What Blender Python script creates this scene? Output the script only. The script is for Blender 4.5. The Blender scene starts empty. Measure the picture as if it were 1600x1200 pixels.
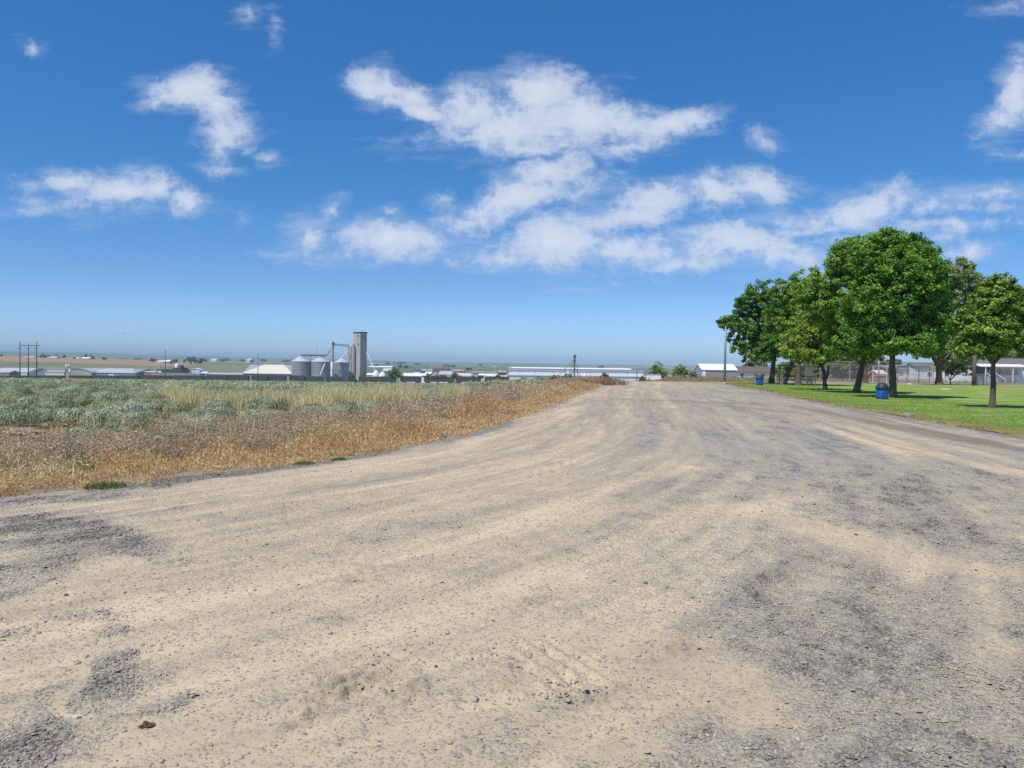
import bpy, math, random
import numpy as np
from mathutils import Matrix, Vector, Euler

scene = bpy.context.scene
COL = scene.collection
R = math.radians

# ------------------------------------------------------------------ camera
CAM_Z = 1.62
FPX = 1200.0                      # focal length in photo pixels (photo 1600 wide)
cam_data = bpy.data.cameras.new('camera')
cam = bpy.data.objects.new('camera', cam_data)
COL.objects.link(cam)
cam_data.sensor_width = 36.0
cam_data.lens = 36.0 * FPX / 1600.0
cam_data.clip_start = 0.05
cam_data.clip_end = 40000
ROT = (Matrix.Rotation(R(90 - 1.58), 3, 'X') @ Matrix.Rotation(R(0.75), 3, 'Z'))
cam.rotation_euler = ROT.to_euler()
cam.location = (0, 0, CAM_Z)
scene.camera = cam
MR = np.array(ROT)

def ray(px, py):
    v = MR @ np.array([(px - 800) / FPX, -(py - 600) / FPX, -1.0])
    return v / v[1]
def at(px, py, Y):
    v = ray(px, py)
    return Vector((v[0] * Y, Y, CAM_Z + v[2] * Y))
def proj(x, y, z):
    d = np.stack([x, y, z - CAM_Z], -1) @ MR
    w = np.minimum(d[..., 2], -1e-3)
    return 800 - d[..., 0] / w * FPX, 600 + d[..., 1] / w * FPX

# ------------------------------------------------------------------ world, sun, exposure
SUN_EL, SUN_DIR = 61.0, (-0.70, -0.71)
world = bpy.data.worlds.new("World")
scene.world = world
world.use_nodes = True
wn, wl = world.node_tree.nodes, world.node_tree.links
wn.clear()
az = math.atan2(SUN_DIR[0], SUN_DIR[1])
def N(t, **k):
    n = wn.new(t)
    for a, b in k.items(): setattr(n, a, b)
    return n
def wmath(op, a, b=None, c=None):
    n = N('ShaderNodeMath', operation=op)
    for i, v in enumerate((a, b, c)):
        if v is None: continue
        if isinstance(v, (int, float)): n.inputs[i].default_value = v
        else: wl.new(v, n.inputs[i])
    return n.outputs[0]
sky = N('ShaderNodeTexSky', sky_type='NISHITA', sun_disc=False)
sky.sun_elevation = R(SUN_EL); sky.sun_rotation = az
sky.altitude = 300; sky.air_density = 1.0; sky.dust_density = 0.4; sky.ozone_density = 2.5
hs = N('ShaderNodeHueSaturation'); hs.inputs['Saturation'].default_value = 1.12; hs.inputs['Value'].default_value = 1.0
wl.new(sky.outputs[0], hs.inputs['Color'])
# clear dry-air blue: the tint of the sky by height above the horizon
stc = N('ShaderNodeTexCoord'); ssp = N('ShaderNodeSeparateXYZ'); wl.new(stc.outputs['Generated'], ssp.inputs[0])
rmp = N('ShaderNodeValToRGB'); wl.new(ssp.outputs[2], rmp.inputs[0])
els = rmp.color_ramp.elements
TINT = [(0.0, (.58, .84, 1.40)), (.05, (.54, .77, 1.24)), (.10, (.46, .67, 1.0)), (.22, (.31, .66, .94)), (.43, (.315, .72, 1.04)), (1.0, (.33, .72, 1.04))]
els[0].position, els[0].color = TINT[0][0], (*TINT[0][1], 1); els[1].position, els[1].color = TINT[-1][0], (*TINT[-1][1], 1)
for p_, c_ in TINT[1:-1]: e_ = els.new(p_); e_.color = (*c_, 1)
skm = N('ShaderNodeMix', data_type='RGBA', blend_type='MULTIPLY'); skm.inputs[0].default_value = 1.0
wl.new(hs.outputs[0], skm.inputs[6]); wl.new(rmp.outputs[0], skm.inputs[7])
tc = N('ShaderNodeTexCoord'); sep = N('ShaderNodeSeparateXYZ'); wl.new(tc.outputs['Generated'], sep.inputs[0])
yy = wmath('MAXIMUM', sep.outputs[1], 0.08)
cu, cv = wmath('DIVIDE', sep.outputs[0], yy), wmath('DIVIDE', sep.outputs[2], yy)
cmb = N('ShaderNodeCombineXYZ'); wl.new(cu, cmb.inputs[0]); wl.new(cv, cmb.inputs[1])
def noise(vec, scale, detail, rough, col=False, sc=None, rot=None):
    if sc:
        mp = N('ShaderNodeMapping'); mp.inputs['Scale'].default_value = sc
        if rot: mp.inputs['Rotation'].default_value = (0, 0, rot)
        wl.new(vec, mp.inputs[0]); vec = mp.outputs[0]
    n = N('ShaderNodeTexNoise'); n.inputs['Scale'].default_value = scale
    n.inputs['Detail'].default_value = detail; n.inputs['Roughness'].default_value = rough
    wl.new(vec, n.inputs['Vector'])
    return n.outputs[1] if col else n.outputs[0]
def warp(vec, scale, detail, rough, amp):
    nc = noise(vec, scale, detail, rough, True)
    s = N('ShaderNodeVectorMath', operation='SUBTRACT'); wl.new(nc, s.inputs[0]); s.inputs[1].default_value = (.5, .5, .5)
    m = N('ShaderNodeVectorMath', operation='MULTIPLY_ADD'); wl.new(s.outputs[0], m.inputs[0])
    m.inputs[1].default_value = (amp, amp, 0); wl.new(vec, m.inputs[2])
    return m.outputs[0]
base_v = cmb.outputs[0]
wv = warp(warp(base_v, 5.0, 3, .5, 0.05), 22.0, 6, .7, 0.020)
# clouds: where each puff stands in the sky (bearing, height, size, tilt, weight)
CLOUDS = [
 (382,22,20,11,0,.50),(428,42,12,22,10,.42),(48,66,14,10,-20,.42),
 (300,146,46,26,0,1.1),(240,160,13,16,0,.6),(268,152,32,24,0,.9),(345,172,38,22,-20,.95),(356,206,34,28,0,.85),
 (345,238,20,24,0,.6),(340,267,20,8,0,.5),(415,252,14,8,0,.55),(388,240,10,8,0,.4),
 (105,288,58,15,-6,.8),(185,302,58,24,0,1.0),(232,300,40,20,0,.9),(285,318,30,17,0,.85),(150,322,110,12,0,.42),
 (378,341,11,9,30,.55),(486,368,30,22,0,.62),(520,332,15,12,25,.55),(490,395,50,8,0,.36),
 (592,136,42,24,-12,1.15),(640,152,34,18,-15,.85),(655,176,40,11,-20,.85),(592,152,50,11,-12,.85),
 (842,148,56,36,0,1.15),(738,168,50,34,0,.95),(800,192,110,38,0,1.05),(905,182,72,38,-6,1.1),(968,190,60,28,-6,.9),
 (1035,200,62,18,14,.9),(975,228,75,14,10,.6),(715,218,80,13,8,.48),(830,232,90,16,-4,.55),
 (855,270,66,24,16,1.0),(795,318,85,25,24,1.05),(730,350,60,14,12,.6),(690,318,20,13,0,.42),
 (1182,292,48,22,0,1.1),(1110,305,78,24,8,.9),(1020,318,78,24,12,.85),(960,345,95,24,10,.85),(915,298,45,20,10,.55),
 (870,378,85,30,6,1.05),(775,402,85,13,4,.6),(960,390,110,20,3,.8),(1050,375,60,14,0,.55),
 (1140,382,85,22,2,1.0),(1225,400,75,24,-6,.75),(1070,412,100,12,6,.55),(1000,432,60,7,8,.3),
 (1365,325,66,24,12,1.0),(1450,330,150,11,3,.55),(1560,306,110,11,7,.6),(1480,352,120,9,2,.5),(1330,372,120,8,4,.45),(1250,362,110,9,6,.5),(1410,360,70,14,0,.45),(1250,345,60,18,0,.45),
 (1588,150,26,44,-10,1.0),(1562,192,36,20,25,.8),(1590,16,36,10,10,.42),(1582,246,34,7,0,.4),
 (1512,397,34,14,0,.75),(1198,220,24,13,-20,.5),(612,380,75,24,-2,.95),(550,392,55,12,6,.5),
 (612,335,15,8,0,.45),
]
F = None
for (cx, cy, rx, ry, ang, w) in CLOUDS:
    r_ = ray(cx, cy)
    mp = N('ShaderNodeMapping', vector_type='TEXTURE')
    mp.inputs['Location'].default_value = (r_[0], r_[2], 0)
    mp.inputs['Rotation'].default_value = (0, 0, R(ang - .75))
    mp.inputs['Scale'].default_value = (rx / FPX * 1.42, ry / FPX * 1.5, 1)
    wl.new(wv, mp.inputs[0])
    ln = N('ShaderNodeVectorMath', operation='LENGTH'); wl.new(mp.outputs[0], ln.inputs[0])
    f = wmath('MULTIPLY_ADD', ln.outputs['Value'], -w * .9, w)
    F = f if F is None else wmath('SMOOTH_MAX', F, f, .12)
front = wmath('GREATER_THAN', sep.outputs[1], 0.1)
fine = noise(wv, 15, 9, .68, sc=(1, 1.35, 1), rot=R(-12))
streak = noise(warp(base_v, 4.0, 4, .5, .06), 9, 8, .66, sc=(1.0, 4.0, 1), rot=R(-16))
bil = noise(wv, 24, 5, .6)
bil = wmath('SUBTRACT', .16, wmath('ABSOLUTE', wmath('SUBTRACT', bil, .5)))
g = wmath('ADD', F, wmath('MULTIPLY', wmath('SUBTRACT', fine, .5), 1.35))
g = wmath('ADD', g, wmath('MULTIPLY', bil, 1.6))
g = wmath('ADD', g, wmath('MULTIPLY', wmath('SUBTRACT', streak, .5), 0.8))
mr = N('ShaderNodeMapRange', interpolation_type='SMOOTHSTEP'); wl.new(g, mr.inputs[0])
mr.inputs[1].default_value = 0.13; mr.inputs[2].default_value = 0.88; mr.inputs[4].default_value = .81
# thin veils round the puffs
g2 = wmath('ADD', F, wmath('MULTIPLY', wmath('SUBTRACT', streak, .5), 2.4))
mr2 = N('ShaderNodeMapRange', interpolation_type='SMOOTHSTEP'); wl.new(g2, mr2.inputs[0])
mr2.inputs[1].default_value = -.22; mr2.inputs[2].default_value = 0.85; mr2.inputs[4].default_value = .50
dens = wmath('MULTIPLY', wmath('MAXIMUM', mr.outputs[0], mr2.outputs[0]), front)
ccol = N('ShaderNodeMix', data_type='RGBA'); 
mr3 = N('ShaderNodeMapRange'); wl.new(g, mr3.inputs[0]); mr3.inputs[1].default_value = .35; mr3.inputs[2].default_value = 1.2
wl.new(mr3.outputs[0], ccol.inputs[0])
CS = 10.0
ccol.inputs[6].default_value = (.40 * CS, .48 * CS, .64 * CS, 1); ccol.inputs[7].default_value = (.62 * CS, .66 * CS, .71 * CS, 1)
mixc = N('ShaderNodeMix', data_type='RGBA'); wl.new(dens, mixc.inputs[0]); wl.new(skm.outputs[2], mixc.inputs[6]); wl.new(ccol.outputs[2], mixc.inputs[7])
bg = N('ShaderNodeBackground'); bg.inputs[1].default_value = 0.10
wl.new(mixc.outputs[2], bg.inputs[0])
wo = N('ShaderNodeOutputWorld'); wl.new(bg.outputs[0], wo.inputs[0])
world.cycles.sampling_method = 'MANUAL'; world.cycles.sample_map_resolution = 512

sd = bpy.data.lights.new('sun', 'SUN'); sd.energy = 3.6; sd.angle = R(0.53); sd.color = (1.0, .94, .82)
sun = bpy.data.objects.new('sun', sd); COL.objects.link(sun)
sv = Vector((math.sin(az) * math.cos(R(SUN_EL)), math.cos(az) * math.cos(R(SUN_EL)), math.sin(R(SUN_EL))))
sun.rotation_euler = sv.to_track_quat('Z', 'Y').to_euler(); sun.location = (0, 0, 60)
scene.view_settings.view_transform = 'Standard'; scene.view_settings.look = 'None'
scene.view_settings.exposure = 0.35; scene.view_settings.gamma = 1.0
scene.cycles.max_bounces = 5; scene.cycles.transparent_max_bounces = 12; scene.cycles.volume_bounces = 0
scene.cycles.use_denoising = False

# ------------------------------------------------------------------ numpy helpers
rng = np.random.default_rng(7)
def _h(ix, iy, seed):
    n = (ix.astype(np.int64) * 374761393 + iy.astype(np.int64) * 668265263 + seed * 974634777) & 0xffffffff
    n = ((n ^ (n >> 13)) * 1274126177) & 0xffffffff
    return ((n ^ (n >> 16)) & 0xffff) / 65535.0
def vnoise(x, y, seed=0):
    x = np.asarray(x, float); y = np.asarray(y, float)
    xi, yi = np.floor(x), np.floor(y); fx, fy = x - xi, y - yi
    fx = fx * fx * (3 - 2 * fx); fy = fy * fy * (3 - 2 * fy)
    a, b = _h(xi, yi, seed), _h(xi + 1, yi, seed); c, d = _h(xi, yi + 1, seed), _h(xi + 1, yi + 1, seed)
    return (a * (1 - fx) + b * fx) * (1 - fy) + (c * (1 - fx) + d * fx) * fy
def fbm(x, y, seed=0, o=5, g=.55):
    s, a, t = 0, 1, 0
    for i in range(o):
        s = s + a * vnoise(x, y, seed + i * 17); t += a; a *= g
        x, y = (x * 1.6 - y * 1.2) + 3.1, (x * 1.2 + y * 1.6) - 7.7
    return s / t
def sst(a, b, x):
    t = np.clip((np.asarray(x, float) - a) / (b - a), 0, 1); return t * t * (3 - 2 * t)
def softp(x, k): return k * np.logaddexp(0, x / k)

LX = np.array([(-34, -20), (-14, -1), (-9, 5.6), (-5.9, 8.9), (-3.05, 12.2), (-1.36, 16.3), (0.6, 25), (3.3, 40), (7.0, 60), (9.3, 74), (14, 100), (32, 200)], float)
RX = np.array([(12, -20), (12.0, 10), (12.06, 18.1), (12.9, 25.9), (14.5, 39.5), (16.3, 48.8), (18.7, 67), (18.2, 70), (15.4, 74), (15.6, 77), (20, 100), (38, 200)], float)
def xL(y): return np.interp(y, LX[:, 1], LX[:, 0])
def xR(y): return np.interp(y, RX[:, 1], RX[:, 0])
EX = np.array([(12, -20), (12.0, 10), (12.06, 18.1), (12.9, 25.9), (14.5, 39.5), (16.3, 48.8), (18.7, 67), (20, 73)], float)
def xE(y): return np.interp(y, EX[:, 1], EX[:, 0])      # lawn edge

TOWN = -13.2
def H(x, y):
    x = np.asarray(x, float); y = np.asarray(y, float)
    r = np.maximum(y, 1.0)
    left = -0.0262 * softp(y - 27, 6)
    left = left - 0.02 * softp(y - 235, 12)
    cen = -0.034 * softp(y - 76, 3.5)
    right = -0.016 * softp(y - 80, 5)
    w1 = sst(-16, -1.0, x - xL(y))
    u = x / r
    w2 = sst(.165, .215, u) * sst(60, 80, y)
    z = left * (1 - w1) + cen * w1
    z = z * (1 - w2) + right * w2
    z = z + .10 * (fbm(x * .12, y * .12, 5, 3) - .5) * sst(3, 12, np.abs(x - (xL(y) + xR(y)) / 2) - (xR(y) - xL(y)) / 2) * sst(300, 100, y)
    z = TOWN + softp(z - TOWN, .8)
    # farmland hill on the left, beyond the town
    crest = np.interp(u, [-1.2, -.667, -.56, -.46, -.36, -.25, -.1], [3.0, 1.4, -1.2, -6.0, -8.5, -12.0, TOWN])
    hill = (crest - TOWN) * sst(850, 1500, y) * sst(3500, 2200, y)
    z = z + hill
    # low far ridges
    d = np.sqrt(x * x + y * y)
    ridge = np.interp(u, [-.9, -.6, -.45, -.3, -.1, .1, .3, .6], [60, 58, 46, 34, 20, 14, 10, 12]) + 16 * (fbm(u * 9 + 3, u * 0 + 1.5, 9, 4) - .5)
    z = z + ridge * sst(4200, 8500, d)
    z = z + 5 * (fbm(x * .0015, y * .0015, 31, 3) - .5) * sst(1400, 3000, d)
    return z
def Hs(x, y): return float(H(np.array([x]), np.array([y]))[0])

def mesh_np(name, V, Fc, mat=None, parent=None, attrs=None, smooth=False, link=True, mats=None, mi=None):
    V = np.asarray(V, np.float32); Fc = np.asarray(Fc, np.int32)
    me = bpy.data.meshes.new(name)
    me.vertices.add(len(V)); me.vertices.foreach_set('co', V.ravel())
    n, k = Fc.shape
    me.loops.add(n * k); me.loops.foreach_set('vertex_index', Fc.ravel())
    me.polygons.add(n); me.polygons.foreach_set('loop_start', np.arange(0, n * k, k, dtype=np.int32))
    if smooth: me.polygons.foreach_set('use_smooth', np.ones(n, bool))
    for an, arr in (attrs or {}).items():
        arr = np.asarray(arr, np.float32)
        a = me.color_attributes.new(name=an, type='FLOAT_COLOR', domain='POINT')
        if arr.shape[1] == 3: arr = np.concatenate([arr, np.ones((len(arr), 1), np.float32)], 1)
        a.data.foreach_set('color', arr.ravel())
    me.update(calc_edges=True)
    if mat: me.materials.append(mat)
    o = bpy.data.objects.new(name, me)
    if link: COL.objects.link(o)
    if parent: o.parent = parent
    return o
def tag(o, label=None, cat=None, group=None, kind=None):
    if label: o['label'] = label
    if cat: o['category'] = cat
    if group: o['group'] = group
    if kind: o['kind'] = kind
    return o
def empty(name, loc, label, cat, group=None, rz=0):
    o = bpy.data.objects.new(name, None); COL.objects.link(o); o.location = loc; o.rotation_euler = (0, 0, rz)
    o.empty_display_size = .3
    return tag(o, label, cat, group)

class MB:
    """collects shapes, builds one mesh"""
    def __init__(s): s.v = []; s.f = []
    def add(s, vs, fs):
        o = len(s.v); s.v += [tuple(v) for v in vs]; s.f += [tuple(i + o for i in f) for f in fs]; return s
    def box(s, x0, x1, y0, y1, z0, z1):
        return s.add([(x0, y0, z0), (x1, y0, z0), (x1, y1, z0), (x0, y1, z0), (x0, y0, z1), (x1, y0, z1), (x1, y1, z1), (x0, y1, z1)],
                     [(0, 3, 2, 1), (4, 5, 6, 7), (0, 1, 5, 4), (1, 2, 6, 5), (2, 3, 7, 6), (3, 0, 4, 7)])
    def tube(s, pts, rad, n=8, cap=True):
        pts = [Vector(p) for p in pts]
        if not isinstance(rad, (list, tuple)): rad = [rad] * len(pts)
        vs = []; fs = []
        ref = None
        for i, p in enumerate(pts):
            t = (pts[min(i + 1, len(pts) - 1)] - pts[max(i - 1, 0)]).normalized()
            if ref is None: ref = Vector((1, 0, 0)) if abs(t.x) < .9 else Vector((0, 1, 0))
            a = t.cross(ref).normalized(); b = t.cross(a).normalized(); ref = -b if False else ref
            for k in range(n):
                q = 2 * math.pi * k / n
                vs.append(p + (a * math.cos(q) + b * math.sin(q)) * rad[i])
        for i in range(len(pts) - 1):
            for k in range(n):
                k2 = (k + 1) % n
                fs.append((i * n + k, i * n + k2, (i + 1) * n + k2, (i + 1) * n + k))
        if cap: fs.append(tuple(range(n - 1, -1, -1))); fs.append(tuple(range((len(pts) - 1) * n, len(pts) * n)))
        return s.add(vs, fs)
    def lathe(s, prof, n=24, c=(0, 0, 0), a0=0, a1=2 * math.pi):
        full = abs(a1 - a0 - 2 * math.pi) < 1e-6
        m = n if full else n + 1
        vs = [(c[0] + r * math.cos(a0 + (a1 - a0) * k / n), c[1] + r * math.sin(a0 + (a1 - a0) * k / n), c[2] + z) for r, z in prof for k in range(m)]
        fs = []
        for i in range(len(prof) - 1):
            for k in range(n):
                k2 = (k + 1) % m
                fs.append((i * m + k, i * m + k2, (i + 1) * m + k2, (i + 1) * m + k))
        return s.add(vs, fs)
    def prism(s, poly, y0, y1):
        """poly in (x,z), extruded along y"""
        n = len(poly)
        vs = [(x, y0, z) for x, z in poly] + [(x, y1, z) for x, z in poly]
        fs = [tuple(range(n)), tuple(range(2 * n - 1, n - 1, -1))] + [(i, i + n, (i + 1) % n + n, (i + 1) % n) for i in range(n)]
        return s.add(vs, fs)
    def prismx(s, poly, x0, x1):
        n = len(poly)
        vs = [(x0, y, z) for y, z in poly] + [(x1, y, z) for y, z in poly]
        fs = [tuple(range(n))[::-1], tuple(range(n, 2 * n))] + [(i, (i + 1) % n, (i + 1) % n + n, i + n) for i in range(n)]
        return s.add(vs, fs)
    def build(s, name, mat, parent=None, smooth=False, bevel=0):
        me = bpy.data.meshes.new(name); me.from_pydata(s.v, [], s.f); me.update()
        if mat: me.materials.append(mat)
        if smooth: me.polygons.foreach_set('use_smooth', np.ones(len(me.polygons), bool))
        o = bpy.data.objects.new(name, me); COL.objects.link(o)
        if parent: o.parent = parent
        if bevel:
            b = o.modifiers.new('bevel', 'BEVEL'); b.width = bevel; b.segments = 2
        return o

# ------------------------------------------------------------------ materials
def newmat(name):
    m = bpy.data.materials.new(name); m.use_nodes = True
    nt = m.node_tree; nt.nodes.clear()
    out = nt.nodes.new('ShaderNodeOutputMaterial'); p = nt.nodes.new('ShaderNodeBsdfPrincipled')
    nt.links.new(p.outputs[0], out.inputs[0])
    return m, nt, p, out
def mnode(nt, t, ins=None, **k):
    n = nt.nodes.new(t)
    for a, b in k.items(): setattr(n, a, b)
    for key, v in (ins or {}).items():
        if isinstance(v, bpy.types.NodeSocket): nt.links.new(v, n.inputs[key])
        else: n.inputs[key].default_value = v
    return n
def mmix(nt, fac, a, b, bt='MIX'):
    n = nt.nodes.new('ShaderNodeMix'); n.data_type = 'RGBA'; n.blend_type = bt
    for i, v in ((0, fac), (6, a), (7, b)):
        if isinstance(v, bpy.types.NodeSocket): nt.links.new(v, n.inputs[i])
        elif i == 0: n.inputs[0].default_value = v
        else: n.inputs[i].default_value = (*v[:3], 1)
    return n.outputs[2]
def surf(name, col, rough=.8, var=.25, scale=3.0, bump=0.0, bscale=30, metal=0, stretch=(1, 1, 1), wave=None):
    """painted, metal or masonry surface: colour broken up by noise, stains, fine bump; wave=(direction, scale) for ribbed sheet"""
    m, nt, p, out = newmat(name)
    tc = mnode(nt, 'ShaderNodeTexCoord')
    mp = mnode(nt, 'ShaderNodeMapping', {'Vector': tc.outputs['Object'], 'Scale': stretch})
    n1 = mnode(nt, 'ShaderNodeTexNoise', {'Vector': mp.outputs[0], 'Scale': scale, 'Detail': 6, 'Roughness': .65})
    rr = mnode(nt, 'ShaderNodeMapRange', {'Value': n1.outputs[0], 'From Min': .3, 'From Max': .7})
    d = tuple(c * (1 - var) for c in col); l = tuple(min(1, c * (1 + var * .6)) for c in col)
    c = mmix(nt, rr.outputs[0], d, l)
    nt.links.new(c, p.inputs['Base Color'])
    p.inputs['Roughness'].default_value = rough; p.inputs['Metallic'].default_value = metal
    nrm = None
    if bump:
        n2 = mnode(nt, 'ShaderNodeTexNoise', {'Vector': tc.outputs['Object'], 'Scale': bscale, 'Detail': 5})
        b = mnode(nt, 'ShaderNodeBump', {'Height': n2.outputs[0], 'Strength': bump, 'Distance': .02}); nrm = b.outputs[0]
    if wave:
        w = mnode(nt, 'ShaderNodeTexWave', {'Vector': tc.outputs['Object'], 'Scale': wave[1]}, bands_direction=wave[0])
        b = mnode(nt, 'ShaderNodeBump', {'Height': w.outputs[0], 'Strength': .6, 'Distance': .05})
        if nrm: nt.links.new(nrm, b.inputs['Normal'])
        nrm = b.outputs[0]
    if nrm: nt.links.new(nrm, p.inputs['Normal'])
    return m
def leafmat(name, attr='Col', trans=.35, rough=.6, spec=.3):
    m, nt, p, out = newmat(name)
    a = mnode(nt, 'ShaderNodeAttribute', attribute_name=attr)
    nt.links.new(a.outputs['Color'], p.inputs['Base Color'])
    p.inputs['Roughness'].default_value = rough; p.inputs['Specular IOR Level'].default_value = spec
    if trans:
        t = mnode(nt, 'ShaderNodeBsdfTranslucent')
        c = mmix(nt, 1.0, a.outputs['Color'], (1.25, 1.35, .55), 'MULTIPLY'); nt.links.new(c, t.inputs[0])
        mx = mnode(nt, 'ShaderNodeMixShader', {0: trans, 1: p.outputs[0], 2: t.outputs[0]})
        nt.links.new(mx.outputs[0], out.inputs[0])
    return m
M_leaf = leafmat('leaf', trans=.30, rough=.5)
M_dry = leafmat('dry_blade', trans=.25, rough=.8, spec=.1)
M_sage = leafmat('sage_leaf', trans=.15, rough=.9, spec=.1)
M_bark = surf('bark', (.13, .10, .08), .95, .5, 6, .9, 22, stretch=(3, 3, .6))
M_barkl = surf('bark_pale', (.16, .14, .12), .95, .4, 6, .6, 30)
M_wood = surf('weathered_wood', (.15, .125, .105), .9, .3, 4, .4, 40, stretch=(4, 4, .4))
M_galv = surf('galvanised_steel', (.33, .36, .39), .5, .22, .8, metal=.3, wave=('Z', 1.2))
M_galvp = surf('galvanised_pipe', (.45, .46, .47), .45, .15, 2, metal=.5)
M_roofm = surf('pale_metal_roof', (.46, .49, .51), .5, .12, .4)
M_white = surf('white_sheet', (.80, .82, .83), .55, .07, .3)
M_cream = surf('cream_sheet', (.66, .62, .52), .6, .08, .3)
M_conc = surf('concrete', (.43, .415, .38), .9, .16, .25, .3, 2, stretch=(1, 1, .3))
M_greyw = surf('grey_wall', (.30, .31, .33), .7, .12, .6, wave=('X', 1.5))
M_dark = surf('dark_metal', (.085, .085, .088), .6, .3, .8)
M_darkb = surf('dark_brown', (.10, .075, .06), .8, .3, 1)
M_blueg = surf('pale_blue_siding', (.74, .81, .86), .7, .08, .8, wave=('Z', 2.6))
M_glass = surf('window_glass', (.045, .055, .07), .12, .2, 1)
M_shing = surf('grey_shingle', (.17, .165, .165), .9, .25, 2.5, .5, 25)
M_brownr = surf('brown_shingle', (.15, .105, .09), .9, .25, 2.5, .4, 20)
M_red = surf('red_boards', (.28, .07, .05), .8, .2, 2)
M_tan = surf('tan_wall', (.36, .29, .22), .8, .2, .5)
M_can = surf('blue_paint', (.012, .115, .42), .42, .25, 5, .25, 18)
M_canlid = surf('dark_plastic', (.025, .03, .045), .55, .25, 4)
HAZE_D = 1.3e-4
# ------------------------------------------------------------------ ground (terrain out to the horizon)
def grid_faces(nr, nc, wrap=False):
    i = np.arange(nr - 1)[:, None]; j = np.arange(nc if wrap else nc - 1)[None, :]
    j2 = (j + 1) % nc
    a = i * nc + j; b = i * nc + j2; c = (i + 1) * nc + j2; d = (i + 1) * nc + j
    return np.stack([a, b, c, d], -1).reshape(-1, 4)
ths = np.concatenate([np.arange(-180, -50, 3.0), np.arange(-50, 50, .2), np.arange(50, 180, 3.0)])
rs = [0.4]
while rs[-1] < 16000: rs.append(rs[-1] * (1.017 if rs[-1] < 60 else 1.026 if rs[-1] < 600 else 1.04) + (0.0))
rs = np.array(rs)
TH, RS = np.meshgrid(np.radians(ths), rs)
GX, GY = (RS * np.sin(TH)).ravel(), (RS * np.cos(TH)).ravel()
GZ = H(GX, GY)
in_lot = sst(.3, .8, np.minimum(GX - xL(GY), xR(GY) - GX)) * (GY < 190)
in_lawn = sst(.3, .8, GX - xE(GY)) * (GY < 75.5) * sst(170, 160, GX)
GZ = GZ - .07 * np.maximum(in_lot, in_lawn)
gu = GX / np.maximum(GY, 1)
fb = fbm(GX * .25, GY * .25, 3, 5); fb2 = fbm(GX * .004, GY * .012, 8, 4)
soil = np.array([.36, .28, .20]); soil2 = np.array([.24, .20, .15])
C = soil * fb[:, None] + soil2 * (1 - fb[:, None])
def blend(C, w, col): 
    w = np.clip(w, 0, 1)[:, None]; return C * (1 - w) + np.array(col) * w
# right-hand dry field
C = blend(C, sst(.15, .2, gu) * sst(60, 76, GY) * .7, (.38, .31, .22))
# town yards
C = blend(C, sst(250, 330, GY), (.26, .23, .18))
C = blend(C, sst(250, 330, GY) * sst(.5, .62, fb2), (.17, .18, .10))
# crops beyond
fieldn = np.floor(fbm(GX * .0022, GY * .0007, 44, 2) * 9)
hsh = _h(fieldn, fieldn * 0 + np.floor(GY / 900), 3)
far = sst(900, 1000, GY)
C = blend(C, far, (.17, .19, .11))
C = blend(C, far * (hsh > .45), (.30, .27, .15))
C = blend(C, far * (hsh > .72), (.13, .17, .095))
left = sst(-.30, -.36, gu) * sst(3000, 2500, GY)
C = blend(C, left * sst(780, 800, GY), (.20, .215, .125))
C = blend(C, left * sst(960, 965, GY) * (fb2 > .45), (.165, .19, .10))
C = blend(C, sst(-.40, -.44, gu) * sst(1150, 1180, GY) * sst(3000, 2500, GY), (.36, .245, .155))
C *= (.85 + .3 * fbm(GX * .02, GY * .05, 77, 4))[:, None]
m, nt, p, out = newmat('field_soil')
a = mnode(nt, 'ShaderNodeAttribute', attribute_name='Col'); tcn = mnode(nt, 'ShaderNodeTexCoord')
n1 = mnode(nt, 'ShaderNodeTexNoise', {'Vector': tcn.outputs['Object'], 'Scale': 9, 'Detail': 8, 'Roughness': .7})
c = mmix(nt, .55, a.outputs['Color'], mmix(nt, n1.outputs[0], (.25, .22, .2), (1.5, 1.5, 1.5)), 'MULTIPLY')
nt.links.new(c, p.inputs['Base Color']); p.inputs['Roughness'].default_value = .95; p.inputs['Specular IOR Level'].default_value = .1
b = mnode(nt, 'ShaderNodeBump', {'Height': n1.outputs[0], 'Strength': .8, 'Distance': .04}); nt.links.new(b.outputs[0], p.inputs['Normal'])
ground = mesh_np('ground', np.stack([GX, GY, GZ], 1), grid_faces(len(rs), len(ths), True), m, attrs={'Col': C}, smooth=True)
tag(ground, 'dry soil and farmland running out to the hazy horizon', kind='structure')

# ------------------------------------------------------------------ gravel lot
ys = [-12.0]
while ys[-1] < 2.2: ys.append(ys[-1] + .25)
while ys[-1] < 150: ys.append(ys[-1] + max(.012, ys[-1] * .0042))
ys = np.array(ys); s = np.linspace(0, 1, 640); s_in = np.linspace(0, 1, 40)[:-1]
L, Rr = xL(ys), xR(ys)
half = np.maximum(ys, 2.0) * .78 + .6
Li = np.clip(-half, L + .3, Rr - .8); Ri = np.clip(half, L + .8, Rr - .3)
LXg = np.concatenate([L[:, None] + (Li - L)[:, None] * s_in[None], Li[:, None] + (Ri - Li)[:, None] * s[None], Rr[:, None] + (Ri - Rr)[:, None] * s_in[::-1][None]], 1)
LYg = np.repeat(ys[:, None], LXg.shape[1], 1)
x, y = LXg.ravel(), LYg.ravel()
_ax = [-20, -2, 2, 5.6, 8.9, 12.2, 16.3, 25, 40, 60, 100]; _av = [-80, -30, -16, -9, -5.9, -3.05, -1.36, .6, 3.3, 7, 14]
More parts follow.
